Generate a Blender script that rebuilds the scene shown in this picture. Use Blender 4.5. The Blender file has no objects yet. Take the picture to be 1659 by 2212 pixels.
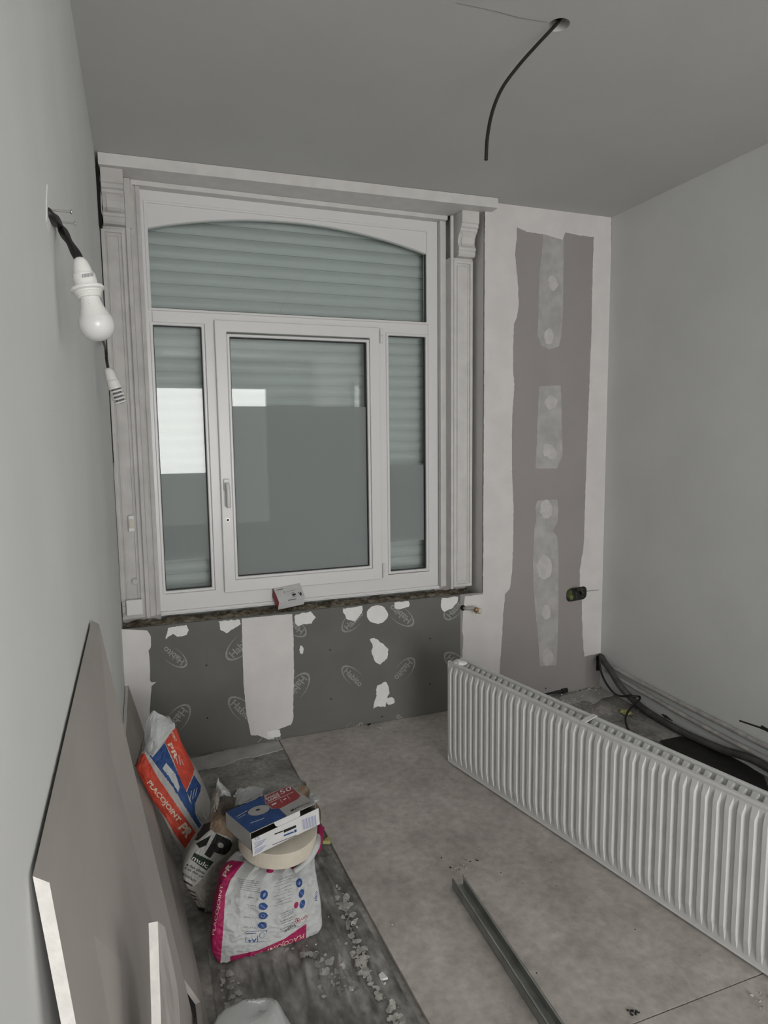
import bpy, bmesh, math, random
from mathutils import Vector, Matrix, noise
from mathutils.bvhtree import BVHTree

random.seed(7)
S = bpy.context.scene
COL = S.collection

# ------------------------------------------------------------------ camera
FPX, YAW, PIT, ROL = 1420.6, 0.351044, -0.11159, -0.01168
CAM = Vector((0.118595, -3.016952, 1.44185))
_f = Vector((math.sin(YAW) * math.cos(PIT), math.cos(YAW) * math.cos(PIT), math.sin(PIT)))
_r0 = Vector((math.cos(YAW), -math.sin(YAW), 0))
_u0 = _r0.cross(_f)
_r = math.cos(ROL) * _r0 + math.sin(ROL) * _u0
_u = -math.sin(ROL) * _r0 + math.cos(ROL) * _u0
cd = bpy.data.cameras.new('camera')
cd.sensor_fit = 'HORIZONTAL'
cd.sensor_width = 36.0
cd.lens = FPX / 1659.0 * 36.0
cd.clip_start = 0.02
cam = bpy.data.objects.new('camera', cd)
M = Matrix.Identity(4)
for i in range(3):
    M[i][0] = _r[i]; M[i][1] = _u[i]; M[i][2] = -_f[i]; M[i][3] = CAM[i]
cam.matrix_world = M
COL.objects.link(cam)
S.camera = cam

# ------------------------------------------------------------------ world, daylight, exposure
S.view_settings.view_transform = 'Standard'
S.view_settings.look = 'None'
S.view_settings.gamma = 1.0
S.view_settings.use_curve_mapping = False
S.view_settings.exposure = 0.62
SKY = 8.0
wd = bpy.data.worlds.new('overcast_sky')
S.world = wd
wd.use_nodes = True
bg = wd.node_tree.nodes['Background']
bg.inputs[0].default_value = (1.0, 0.985, 0.965, 1)
bg.inputs[1].default_value = SKY

ROOM_W, ROOM_H, REAR = 2.538, 2.6, -6.4
# rear window and glazed door on the right wall, both behind the camera
RW = (0.12, 1.95, 0.15, 2.25)          # x0 x1 z0 z1 in the rear wall
SW = (-4.45, -4.05, 0.9, 2.15)          # y0 y1 z0 z1 in the right wall
def portal(name, loc, rot, sx, sy):
    d = bpy.data.lights.new(name, 'AREA')
    d.shape = 'RECTANGLE'; d.size = sx; d.size_y = sy
    d.cycles.is_portal = True
    o = bpy.data.objects.new(name, d); COL.objects.link(o)
    o.location = loc; o.rotation_euler = rot
    return o
portal('window_portal', ((RW[0]+RW[1])/2, REAR-0.12, (RW[2]+RW[3])/2), (math.radians(90), 0, 0), RW[1]-RW[0], RW[3]-RW[2])
portal('door_portal', (ROOM_W+0.12, (SW[0]+SW[1])/2, (SW[2]+SW[3])/2), (math.radians(90), 0, math.radians(90)), SW[1]-SW[0], SW[3]-SW[2])

# ------------------------------------------------------------------ photo -> place helpers
def ray(x, y):
    return _f + _r * ((x - 829.5) / FPX) - _u * ((y - 1106.0) / FPX)
def onp(x, y, ax, v):
    d = ray(x, y)
    return CAM + d * ((v - CAM[ax]) / d[ax])
def BK(x, y, Y=0.0): return onp(x, y, 1, Y)
def FL(x, y, Z=0.0): return onp(x, y, 2, Z)
def LW(x, y, X=0.0): return onp(x, y, 0, X)
def DP(x, y, t): return CAM + ray(x, y) * t

# ------------------------------------------------------------------ materials
MATS = {}
def mat(name, col, rough=0.6, var=0.0, scale=8.0, bump=0.0, bscale=60.0, metal=0.0, spec=0.35, stretch=None, col2=None, ramp=(0.35, 0.65), detail=6.0, dist=0.0, fine=0.0, fscale=60.0):
    m = bpy.data.materials.new(name); m.use_nodes = True
    nt = m.node_tree; N = nt.nodes; L = nt.links
    b = N['Principled BSDF']
    b.inputs['Roughness'].default_value = rough
    b.inputs['Metallic'].default_value = metal
    b.inputs['Specular IOR Level'].default_value = spec
    b.inputs['Base Color'].default_value = (*col, 1)
    if var or col2 or bump:
        tc = N.new('ShaderNodeTexCoord'); src = tc.outputs['Object']
        if stretch:
            mp = N.new('ShaderNodeMapping'); mp.inputs['Scale'].default_value = stretch
            L.new(src, mp.inputs['Vector']); src = mp.outputs['Vector']
    if var or col2:
        n = N.new('ShaderNodeTexNoise'); n.inputs['Scale'].default_value = scale; n.inputs['Detail'].default_value = detail
        n.inputs['Distortion'].default_value = dist
        L.new(src, n.inputs['Vector'])
        r = N.new('ShaderNodeValToRGB')
        r.color_ramp.elements[0].position = ramp[0]; r.color_ramp.elements[1].position = ramp[1]
        c2 = col2 if col2 else tuple(min(1, c * (1 + var)) for c in col)
        c1 = col if col2 else tuple(c * (1 - var) for c in col)
        r.color_ramp.elements[0].color = (*c1, 1); r.color_ramp.elements[1].color = (*c2, 1)
        L.new(n.outputs['Fac'], r.inputs['Fac']); out = r.outputs['Color']
        if fine:
            n3 = N.new('ShaderNodeTexNoise'); n3.inputs['Scale'].default_value = fscale; n3.inputs['Detail'].default_value = 8
            L.new(src, n3.inputs['Vector'])
            mr = N.new('ShaderNodeMapRange'); mr.inputs[1].default_value = 0.3; mr.inputs[2].default_value = 0.7
            mr.inputs[3].default_value = 1-fine; mr.inputs[4].default_value = 1+fine
            L.new(n3.outputs['Fac'], mr.inputs[0])
            vm = N.new('ShaderNodeVectorMath'); vm.operation = 'SCALE'
            L.new(out, vm.inputs[0]); L.new(mr.outputs[0], vm.inputs['Scale']); out = vm.outputs[0]
        L.new(out, b.inputs['Base Color'])
    if bump:
        n2 = N.new('ShaderNodeTexNoise'); n2.inputs['Scale'].default_value = bscale; n2.inputs['Detail'].default_value = 4
        L.new(src, n2.inputs['Vector'])
        bp = N.new('ShaderNodeBump'); bp.inputs['Strength'].default_value = bump; bp.inputs['Distance'].default_value = 0.004
        L.new(n2.outputs['Fac'], bp.inputs['Height']); L.new(bp.outputs['Normal'], b.inputs['Normal'])
    MATS[name] = m
    return m
def glass_mat(name, tint, refl=1.0):
    m = bpy.data.materials.new(name); m.use_nodes = True
    nt = m.node_tree; N = nt.nodes; L = nt.links
    N.remove(N['Principled BSDF'])
    t = N.new('ShaderNodeBsdfTransparent'); t.inputs[0].default_value = (*tint, 1)
    g = N.new('ShaderNodeBsdfGlossy'); g.inputs['Roughness'].default_value = 0.015
    g.inputs['Color'].default_value = (refl, refl, refl, 1)
    fr = N.new('ShaderNodeFresnel'); fr.inputs['IOR'].default_value = 1.38
    mx = N.new('ShaderNodeMixShader')
    L.new(fr.outputs[0], mx.inputs[0]); L.new(t.outputs[0], mx.inputs[1]); L.new(g.outputs[0], mx.inputs[2])
    L.new(mx.outputs[0], N['Material Output'].inputs['Surface'])
    MATS[name] = m
    return m
def film_mat(name, col, a):
    m = bpy.data.materials.new(name); m.use_nodes = True
    nt = m.node_tree; N = nt.nodes; L = nt.links
    N.remove(N['Principled BSDF'])
    t = N.new('ShaderNodeBsdfTransparent'); t.inputs[0].default_value = (0.92, 0.96, 0.95, 1)
    d = N.new('ShaderNodeBsdfDiffuse'); d.inputs[0].default_value = (*col, 1)
    mx = N.new('ShaderNodeMixShader'); mx.inputs[0].default_value = a
    L.new(t.outputs[0], mx.inputs[1]); L.new(d.outputs[0], mx.inputs[2])
    L.new(mx.outputs[0], N['Material Output'].inputs['Surface'])
    MATS[name] = m
    return m

mat('wall_paint', (0.68, 0.69, 0.685), 0.75, 0.03, 3, 0.05, 180)
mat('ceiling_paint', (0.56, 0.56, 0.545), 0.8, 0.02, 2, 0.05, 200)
mat('concrete', (0.15, 0.145, 0.135), 0.85, 0, 7, 0.6, 45, col2=(0.42, 0.40, 0.375), ramp=(0.32, 0.70), detail=12, fine=0.25, fscale=50)
mat('hardboard', (0.395, 0.36, 0.33), 0.75, 0, 4.5, 0.2, 70, col2=(0.56, 0.52, 0.485), ramp=(0.3, 0.7), detail=10, dist=0.4, fine=0.16, fscale=38)
mat('plastic_sheet', (0.11, 0.106, 0.10), 0.45, 0, 9, 0.4, 45, col2=(0.36, 0.345, 0.325), ramp=(0.36, 0.70), detail=12, spec=0.5, stretch=(1.6, 0.8, 1), fine=0.35, fscale=30)
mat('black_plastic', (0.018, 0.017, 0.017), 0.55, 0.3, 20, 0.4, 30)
mat('plasterboard_grey', (0.335, 0.312, 0.303), 0.85, 0.03, 4)
mat('plasterboard_dark', (0.15, 0.15, 0.14), 0.85, 0.06, 5)
mat('plasterboard_core', (0.72, 0.70, 0.67), 0.9, 0.06, 60, 0.3, 120)
mat('plasterboard_tan', (0.385, 0.357, 0.332), 0.85, 0.05, 2.5)
mat('logo_grey', (0.31, 0.31, 0.295), 0.85, 0.15, 90)
mat('plaster', (0.70, 0.68, 0.67), 0.8, 0.04, 9, 0.12, 40)
mat('plaster_thin', (0.44, 0.43, 0.42), 0.8, 0.12, 14, 0.1, 40)
mat('plaster_mid', (0.56, 0.545, 0.535), 0.8, 0.08, 25)
mat('board_smear', (0.30, 0.275, 0.26), 0.85, 0, 14, col2=(0.50, 0.48, 0.46), ramp=(0.35,0.75), stretch=(1,3,0.6))
mat('plaster_white', (0.80, 0.80, 0.785), 0.7, 0.03, 20, 0.2, 60)
mat('pencil', (0.13, 0.12, 0.115), 0.9)
mat('screw_dark', (0.02, 0.02, 0.02), 0.5)
mat('white_wood', (0.66, 0.645, 0.63), 0.45, 0.05, 14, 0.08, 30)
mat('old_white', (0.54, 0.525, 0.51), 0.5, 0.08, 12, 0.15, 30)
mat('pvc', (0.74, 0.735, 0.735), 0.3, spec=0.5)
mat('rubber', (0.03, 0.03, 0.03), 0.6)
mat('shutter', (0.50, 0.53, 0.515), 0.5, 0.03, 3)
glass_mat('glass', (0.95, 0.97, 0.965))
film_mat('frosted_film', (0.33, 0.355, 0.355), 0.76)
mat('metal_grey', (0.45, 0.44, 0.42), 0.35, metal=0.9)
mat('rubble', (0.13, 0.11, 0.08), 0.95, 0, 30, 0.9, 60, col2=(0.50, 0.44, 0.34), ramp=(0.35, 0.68))
mat('foam_yellow', (0.55, 0.50, 0.34), 0.9, 0.25, 40, 0.6, 90)
mat('deep_shade', (0.012, 0.011, 0.01), 0.95)  # near-black colour standing in for the shade inside holes and gaps
mat('radiator_white', (0.66, 0.662, 0.655), 0.5, 0.03, 10, spec=0.4)
mat('galvanised', (0.30, 0.31, 0.29), 0.42, 0.2, 12, metal=0.3)
mat('black_cable', (0.016, 0.015, 0.014), 0.45)
mat('conduit', (0.075, 0.072, 0.07), 0.6, 0.2, 20)
mat('pipe_white', (0.42, 0.40, 0.385), 0.5, 0.2, 25)
mat('brass', (0.30, 0.21, 0.10), 0.45, 0.3, 60, metal=0.6)
mat('cream_plastic', (0.60, 0.565, 0.48), 0.5)
mat('lamp_white', (0.72, 0.71, 0.69), 0.35)
mat('bulb_globe', (0.66, 0.66, 0.66), 0.25, spec=0.5)
mat('box_dark', (0.018, 0.02, 0.014), 0.6)
mat('box_green', (0.07, 0.085, 0.025), 0.6, 0.4, 60)
mat('box_lime', (0.17, 0.20, 0.055), 0.6)
mat('paper_white', (0.40, 0.395, 0.375), 0.6, 0.05, 20, 0.25, 35)
mat('paper_dusty', (0.26, 0.24, 0.215), 0.75, 0.2, 12, 0.25, 35)
mat('paper_bright', (0.46, 0.47, 0.47), 0.6, 0.05, 20, 0.2, 35)
mat('kraft', (0.20, 0.145, 0.10), 0.85, 0.3, 25, 0.4, 50)
mat('ink_red', (0.50, 0.055, 0.03), 0.6, 0.15, 30)
mat('ink_blue', (0.018, 0.06, 0.20), 0.6, 0.2, 30)
mat('ink_magenta', (0.30, 0.008, 0.075), 0.6, 0.15, 30)
mat('ink_black', (0.012, 0.012, 0.012), 0.6)
mat('ink_green', (0.014, 0.028, 0.016), 0.6)
mat('ink_cream', (0.62, 0.53, 0.42), 0.6)
mat('ink_white', (0.66, 0.66, 0.66), 0.6)
mat('ink_grey', (0.16, 0.16, 0.18), 0.7)
mat('ink_boxred', (0.30, 0.035, 0.04), 0.5)
mat('ink_darkred', (0.33, 0.02, 0.02), 0.5)
mat('ink_lilac', (0.22, 0.25, 0.42), 0.6)
mat('card_grey', (0.36, 0.35, 0.335), 0.7, 0.06, 20)
mat('card_white', (0.60, 0.60, 0.60), 0.6, 0.04, 20)
mat('card_inside', (0.10, 0.085, 0.07), 0.8)
mat('tape_paper', (0.60, 0.55, 0.46), 0.75, 0.04, 30)
mat('yellow_scrap', (0.40, 0.38, 0.15), 0.7)
mat('dust_flake', (0.50, 0.48, 0.45), 0.9, 0.2, 50)

# ------------------------------------------------------------------ mesh helpers
class MB:
    def __init__(s): s.v = []; s.f = []
    def add(s, verts, faces):
        o = len(s.v); s.v += [tuple(v) for v in verts]; s.f += [tuple(o + i for i in f) for f in faces]; return s
    def box(s, x0, x1, y0, y1, z0, z1):
        return s.add([(x0,y0,z0),(x1,y0,z0),(x1,y1,z0),(x0,y1,z0),(x0,y0,z1),(x1,y0,z1),(x1,y1,z1),(x0,y1,z1)],
                     [(0,3,2,1),(4,5,6,7),(0,1,5,4),(1,2,6,5),(2,3,7,6),(3,0,4,7)])
    def hexa(s, p):   # 4 bottom + 4 top corners
        return s.add(p, [(0,3,2,1),(4,5,6,7),(0,1,5,4),(1,2,6,5),(2,3,7,6),(3,0,4,7)])
    def frame(s, x0, x1, z0, z1, w, y0, y1, wb=None):   # picture frame of four mitred bars in an XZ plane
        wb = wb or w
        o = [(x0,z0),(x1,z0),(x1,z1),(x0,z1)]; i = [(x0+w,z0+wb),(x1-w,z0+wb),(x1-w,z1-w),(x0+w,z1-w)]
        V = [(a,y0,b) for a,b in o]+[(a,y0,b) for a,b in i]+[(a,y1,b) for a,b in o]+[(a,y1,b) for a,b in i]
        F = []
        for k in range(4):
            n = (k+1) % 4
            F += [(k,n,4+n,4+k),(8+k,12+k,12+n,8+n),(k,8+k,8+n,n),(4+k,4+n,12+n,12+k)]
        return s.add(V, F)
    def prism(s, prof, axis, a0, a1):   # closed profile extruded along an axis; prof gives the two other coordinates in order
        n = len(prof)
        def mk(p, a):
            return (a,p[0],p[1]) if axis == 0 else ((p[0],a,p[1]) if axis == 1 else (p[0],p[1],a))
        V = [mk(p,a0) for p in prof]+[mk(p,a1) for p in prof]
        F = [tuple(range(n)), tuple(reversed(range(n,2*n)))]+[(k,n+k,n+(k+1)%n,(k+1)%n) for k in range(n)]
        return s.add(V, F)
    def tube(s, pts, r, n=10, caps=True):
        pts = [Vector(p) for p in pts]; R = r if isinstance(r,(list,tuple)) else [r]*len(pts)
        t0 = (pts[1]-pts[0]).normalized(); up = Vector((0,0,1)) if abs(t0.z) < 0.9 else Vector((1,0,0))
        a = t0.cross(up).normalized(); V = []
        for k,p in enumerate(pts):
            t = (pts[min(k+1,len(pts)-1)]-pts[max(k-1,0)]).normalized()
            a = (a - t*a.dot(t)).normalized(); b = t.cross(a)
            for j in range(n):
                q = 2*math.pi*j/n; V.append(p + (a*math.cos(q)+b*math.sin(q))*R[k])
        F = [(k*n+j,k*n+(j+1)%n,(k+1)*n+(j+1)%n,(k+1)*n+j) for k in range(len(pts)-1) for j in range(n)]
        if caps: F += [tuple(reversed(range(n))), tuple(range((len(pts)-1)*n,len(pts)*n))]
        return s.add(V, F)
    def lathe(s, prof, base, axis, n=32, caps=True):   # prof = (t along axis, radius)
        axis = Vector(axis).normalized(); base = Vector(base)
        pts = [base+axis*t for t,_ in prof]
        up = Vector((0,0,1)) if abs(axis.z) < 0.9 else Vector((1,0,0))
        a = axis.cross(up).normalized(); b = axis.cross(a); V = []
        for p,(t,r) in zip(pts,prof):
            for j in range(n):
                q = 2*math.pi*j/n; V.append(p+(a*math.cos(q)+b*math.sin(q))*max(r,1e-5))
        m = len(prof)
        F = [(k*n+j,k*n+(j+1)%n,(k+1)*n+(j+1)%n,(k+1)*n+j) for k in range(m-1) for j in range(n)]
        if caps: F += [tuple(reversed(range(n))), tuple(range((m-1)*n,m*n))]
        return s.add(V, F)

def smooth_pts(pts, n=8):
    pts = [Vector(p) for p in pts]; out = []
    for i in range(len(pts)-1):
        p0 = pts[max(i-1,0)]; p1 = pts[i]; p2 = pts[i+1]; p3 = pts[min(i+2,len(pts)-1)]
        for k in range(n):
            t = k/n
            out.append(0.5*((2*p1)+(p2-p0)*t+(2*p0-5*p1+4*p2-p3)*t*t+(3*p1-p0-3*p2+p3)*t**3))
    out.append(pts[-1]); return out

OFF = {}
def tag(o, label=None, cat=None, group=None, kind=None):
    if label: o['label'] = label
    if cat: o['category'] = cat
    if group: o['group'] = group
    if kind: o['kind'] = kind
    return o
def thing(name, label, cat, loc, group=None, kind=None):
    o = bpy.data.objects.new(name, None); COL.objects.link(o)
    o.empty_display_size = 0.05
    o.location = loc; OFF[o] = Vector(loc)
    return tag(o, label, cat, group, kind)
def part(name, mb, m, parent=None, bevel=0.0, smooth=False, label=None, cat=None, group=None, kind=None, seg=2, weld=False):
    me = bpy.data.meshes.new(name)
    V = [Vector(v) for v in mb.v]
    if parent is None:
        lo = Vector((min(v.x for v in V), min(v.y for v in V), min(v.z for v in V)))
        hi = Vector((max(v.x for v in V), max(v.y for v in V), max(v.z for v in V)))
        off = Vector(((lo.x+hi.x)/2, (lo.y+hi.y)/2, lo.z))
    else:
        off = OFF[parent]
    me.from_pydata([v-off for v in V], [], mb.f)
    bm = bmesh.new(); bm.from_mesh(me)
    if weld: bmesh.ops.remove_doubles(bm, verts=bm.verts, dist=1e-5)
    bmesh.ops.recalc_face_normals(bm, faces=bm.faces); bm.to_mesh(me); bm.free()
    o = bpy.data.objects.new(name, me); COL.objects.link(o)
    if isinstance(m, (list, tuple)):
        for q in m: me.materials.append(MATS[q])
    else:
        me.materials.append(MATS[m])
    if parent is None: o.location = off
    else: o.parent = parent
    OFF[o] = off
    if smooth: me.polygons.foreach_set('use_smooth', [True]*len(me.polygons))
    if bevel:
        b = o.modifiers.new('bevel', 'BEVEL'); b.width = bevel; b.segments = seg; b.limit_method = 'ANGLE'; b.angle_limit = math.radians(40)
    return tag(o, label, cat, group, kind)
def struct(name, mb, m, label, **k):
    return part(name, mb, m, kind='structure', label=label, **k)
def bvh_of(*objs):
    V = []; F = []
    for o in objs:
        b = len(V); off = OFF[o]
        V += [v.co+off for v in o.data.vertices]; F += [tuple(b+i for i in p.vertices) for p in o.data.polygons]
    return BVHTree.FromPolygons(V, F)

# ---- flat shapes in photo pixels, laid onto real surfaces
_txt = {}
def text_mesh(s, bold=0.0):
    k = (s, bold)
    if k not in _txt:
        c = bpy.data.curves.new('t', 'FONT'); c.body = s; c.size = 1.0; c.offset = bold; c.resolution_u = 3
        o = bpy.data.objects.new('t', c); COL.objects.link(o)
        dg = bpy.context.evaluated_depsgraph_get(); dg.update()
        me = bpy.data.meshes.new_from_object(o.evaluated_get(dg))
        v = [(p.co.x, p.co.y) for p in me.vertices]; f = [tuple(p.vertices) for p in me.polygons]
        bpy.data.objects.remove(o); bpy.data.curves.remove(c); bpy.data.meshes.remove(me)
        x0 = min(a for a,_ in v); x1 = max(a for a,_ in v)
        _txt[k] = ([((a-x0)/(x1-x0), b) for a,b in v], f)
    return _txt[k]
def T(s, p0, p1, h, bold=0.012, up=None):
    v, f = text_mesh(s, bold)
    dx, dy = p1[0]-p0[0], p1[1]-p0[1]; l = math.hypot(dx, dy)
    ux, uy = up if up else (dy/l, -dx/l)
    return [(p0[0]+dx*a+ux*h*b/0.7, p0[1]+dy*a+uy*h*b/0.7) for a,b in v], f
def PG(pts): return list(pts), [tuple(range(len(pts)))]
def EL(cx, cy, rx, ry, rot=0, n=22):
    c, s = math.cos(math.radians(rot)), math.sin(math.radians(rot))
    return PG([(cx+rx*math.cos(q)*c-ry*math.sin(q)*s, cy+rx*math.cos(q)*s+ry*math.sin(q)*c) for q in [2*math.pi*k/n for k in range(n)]])
def RING(cx, cy, rx, ry, t, rot=0, a0=0, a1=360, n=26):
    c, s = math.cos(math.radians(rot)), math.sin(math.radians(rot)); V = []; F = []
    for k in range(n+1):
        q = math.radians(a0+(a1-a0)*k/n)
        for d in (0, 1):
            tt = t(k/n) if callable(t) else t
            X = (rx-d*tt)*math.cos(q); Y = (ry-d*tt)*math.sin(q)
            V.append((cx+X*c-Y*s, cy+X*s+Y*c))
        if k: F.append((2*k-2, 2*k-1, 2*k+1, 2*k))
    return V, F
def LN(p0, p1, w):
    dx, dy = p1[0]-p0[0], p1[1]-p0[1]; l = math.hypot(dx, dy) or 1; nx, ny = -dy/l*w/2, dx/l*w/2
    return PG([(p0[0]+nx,p0[1]+ny),(p1[0]+nx,p1[1]+ny),(p1[0]-nx,p1[1]-ny),(p0[0]-nx,p0[1]-ny)])
def jag(pts, amp=1.5, step=5.0, seed=0):
    out = []; n = len(pts)
    for k in range(n):
        a = pts[k]; b = pts[(k+1)%n]; l = math.hypot(b[0]-a[0], b[1]-a[1]); m = max(1, int(l/step))
        for j in range(m):
            t = j/m; x = a[0]+(b[0]-a[0])*t; y = a[1]+(b[1]-a[1])*t
            q = noise.noise(Vector((x*0.13, y*0.13, seed)))*amp+noise.noise(Vector((x*0.5, y*0.5, seed+9)))*amp*0.6
            out.append((x+q, y+noise.noise(Vector((x*0.14+50, y*0.14, seed)))*amp))
    return out
def decal(name, tree, shapes, m, parent, lift=0.0008, grid=9.0, maxd=None, thick=0.0, label=None, zmin=None, joined=False):
    """lay flat pixel shapes on the surface in `tree`; vertices that miss it are dropped"""
    multi = [len(f2) > 3 for v2, f2 in shapes]
    if len(shapes) > 1 and not any(multi) and not joined:
        for sh in shapes: decal(name, tree, [sh], m, parent, lift, grid, maxd, thick, label, zmin)
        return
    kind = 'stuff' if (len(shapes) > 1 or any(multi)) else None
    bm = bmesh.new()
    for v2, f2 in shapes:
        vs = [bm.verts.new((a, b, 0)) for a, b in v2]
        for f in f2:
            try: bm.faces.new([vs[i] for i in f])
            except ValueError: pass
    bmesh.ops.triangulate(bm, faces=bm.faces)
    if grid and bm.verts:
        for ax in (0, 1):
            lo = min(v.co[ax] for v in bm.verts); hi = max(v.co[ax] for v in bm.verts)
            k = math.ceil(lo/grid)
            while k*grid < hi:
                co = Vector((0,0,0)); co[ax] = k*grid; no = Vector((0,0,0)); no[ax] = 1
                bmesh.ops.bisect_plane(bm, geom=bm.verts[:]+bm.edges[:]+bm.faces[:], plane_co=co, plane_no=no, dist=1e-4)
                k += 1
    kill = []
    for v in bm.verts:
        d = ray(v.co.x, v.co.y); dn = d.normalized()
        hit, n, i, dist = tree.ray_cast(CAM, dn)
        if hit is None or (maxd and dist > maxd) or (zmin is not None and hit.z < zmin): kill.append(v); continue
        if n.dot(dn) > 0: n = -n
        v.co = hit+n*lift
    bmesh.ops.delete(bm, geom=kill, context='VERTS')
    # drop slivers that jump between far-apart hits
    bad = [f for f in bm.faces if max(e.calc_length() for e in f.edges) > 0.09]
    bmesh.ops.delete(bm, geom=bad, context='FACES')
    if not bm.faces: bm.free(); return None
    mb = MB(); bm.verts.index_update()
    mb.add([v.co for v in bm.verts], [tuple(v.index for v in f.verts) for f in bm.faces]); bm.free()
    o = part(name, mb, m, parent, label=label, kind=kind)
    return o
def paint(o, layers):
    """printed fields: give each small face of o the ink of the topmost shape it lies under"""
    import numpy as np
    me = o.data; n = len(me.polygons); off = OFF[o]
    c = np.empty(n*3); me.polygons.foreach_get('center', c); c = c.reshape(-1,3)+np.array(off)
    nr = np.empty(n*3); me.polygons.foreach_get('normal', nr); nr = nr.reshape(-1,3)
    d = c-np.array(CAM); z = d@np.array(_f); X = 829.5+FPX*(d@np.array(_r))/z; Y = 1106-FPX*(d@np.array(_u))/z
    if ((c-c.mean(0))*nr).sum() < 0: nr = -nr
    face = (nr*d).sum(1) < 0
    idx = np.zeros(n, dtype=np.int32); slot = {}
    for shapes, m in layers:
        if m not in slot: slot[m] = len(me.materials); me.materials.append(MATS[m])
        for v2, f2 in shapes:
            xs = [p[0] for p in v2]; ys = [p[1] for p in v2]
            sel = np.nonzero(face & (X >= min(xs)) & (X <= max(xs)) & (Y >= min(ys)) & (Y <= max(ys)))[0]
            if not len(sel): continue
            hit = np.zeros(len(sel), dtype=bool); x = X[sel]; y = Y[sel]
            for f in f2:
                ins = np.zeros(len(sel), dtype=bool)
                for k in range(len(f)):
                    x0, y0 = v2[f[k]]; x1, y1 = v2[f[(k+1) % len(f)]]
                    if y0 == y1: continue
                    ins ^= ((y0 > y) != (y1 > y)) & (x < (x1-x0)*(y-y0)/(y1-y0)+x0)
                hit |= ins
            idx[sel[hit]] = slot[m]
    me.polygons.foreach_set('material_index', idx)
def slab(name, pix, m, parent, plane, thick=0.0012, label=None, **k):
    """polygon traced on a flat surface, given a real thickness; plane = (axis, value, outward sign)"""
    ax, val, sg = plane
    V = []; n = len(pix)
    for a, b in pix:
        p = onp(a, b, ax, val); p.z = min(p.z, ROOM_H-0.0005); q = p.copy(); p[ax] = val+sg*0.0001; q[ax] = val+sg*thick; V.append((p, q))
    mb = MB(); mb.add([q for p,q in V]+[p for p,q in V], [tuple(range(n))]+[(k,n+k,n+(k+1)%n,(k+1)%n) for k in range(n)])
    o = part(name, mb, m, parent, label=label, **k)
    bm = bmesh.new(); bm.from_mesh(o.data); bmesh.ops.triangulate(bm, faces=[f for f in bm.faces if len(f.verts) > 4]); bm.to_mesh(o.data); bm.free()
    return o

# ================================================================== THE ROOM
# floor slab
floor = struct('floor', MB().box(-0.2, ROOM_W+0.2, REAR-0.2, 0.5, -0.12, 0.0), 'concrete', 'dusty grey concrete floor of the room')

# ceiling with the round lamp hole
HC = (1.288, -1.31); HR = 0.031
def ceiling_mesh():
    mb = MB(); n = 32; q = 0.2; z = ROOM_H; t = 0.09
    ring = [(HC[0]+HR*math.cos(2*math.pi*k/n), HC[1]+HR*math.sin(2*math.pi*k/n)) for k in range(n)]
    sq = []
    for k in range(n):
        a = 2*math.pi*k/n; c, s = math.cos(a), math.sin(a); m = max(abs(c), abs(s))
        sq.append((HC[0]+q*c/m, HC[1]+q*s/m))
    mb.add([(x,y,z) for x,y in ring]+[(x,y,z) for x,y in sq], [(k,(k+1)%n,n+(k+1)%n,n+k) for k in range(n)])
    mb.add([(x,y,z) for x,y in ring]+[(x,y,z+t) for x,y in ring], [(k,n+k,n+(k+1)%n,(k+1)%n) for k in range(n)]+[tuple(range(n,2*n))])
    x0, x1, y0, y1 = -0.2, ROOM_W+0.2, REAR-0.2, 0.5
    for a,b,c,d in ((x0,HC[0]-q,y0,y1),(HC[0]+q,x1,y0,y1),(HC[0]-q,HC[0]+q,y0,HC[1]-q),(HC[0]-q,HC[0]+q,HC[1]+q,y1)):
        mb.add([(a,c,z),(b,c,z),(b,d,z),(a,d,z)], [(0,1,2,3)])
    mb.add([(x0,y0,z+0.1),(x1,y0,z+0.1),(x1,y1,z+0.1),(x0,y1,z+0.1)], [(0,1,2,3)])
    return mb
ceiling = struct('ceiling', ceiling_mesh(), 'ceiling_paint', 'flat grey painted ceiling with a round lamp hole', weld=True)
part('hole_shade', MB().lathe([(0,HR*0.98),(0.002,HR*0.98)], (HC[0],HC[1],ROOM_H+0.03), (0,0,1), 32), 'deep_shade', ceiling)  # black disc, paints the shade inside the lamp hole
CT = BVHTree.FromPolygons([(-0.2,REAR,ROOM_H),(ROOM_W+0.2,REAR,ROOM_H),(ROOM_W+0.2,0.5,ROOM_H),(-0.2,0.5,ROOM_H)], [(0,1,2,3)])
decal('hairline_crack', CT, [LN((985,6),(1070,24),1.0), LN((1070,24),(1120,38),1.6), LN((1120,38),(1182,48),1.2)], 'plasterboard_grey', ceiling, 0.0006, 30)

wall_left = struct('wall_left', MB().box(-0.2, 0.0, REAR-0.2, 0.5, -0.05, ROOM_H+0.08), 'wall_paint', 'smooth off-white painted left wall')
# right wall with the glazed opening behind the camera
wr = MB()
X0, X1 = ROOM_W, ROOM_W+0.2
wr.box(X0, X1, SW[1], 0.5, -0.05, ROOM_H+0.08); wr.box(X0, X1, REAR-0.2, SW[0], -0.05, ROOM_H+0.08)
wr.box(X0, X1, SW[0], SW[1], SW[3], ROOM_H+0.08); wr.box(X0, X1, SW[0], SW[1], -0.05, SW[2])
wall_right = struct('wall_right', wr, 'wall_paint', 'smooth pale grey painted right wall')
we = MB()
we.box(0, ROOM_W, REAR-0.2, REAR, -0.05, RW[2]); we.box(0, ROOM_W, REAR-0.2, REAR, RW[3], ROOM_H+0.08)
we.box(0, RW[0], REAR-0.2, REAR, RW[2], RW[3]); we.box(RW[1], ROOM_W, REAR-0.2, REAR, RW[2], RW[3])
wall_rear = struct('wall_rear', we, 'wall_paint', 'off-white rear wall with a wide window behind the camera')
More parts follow.
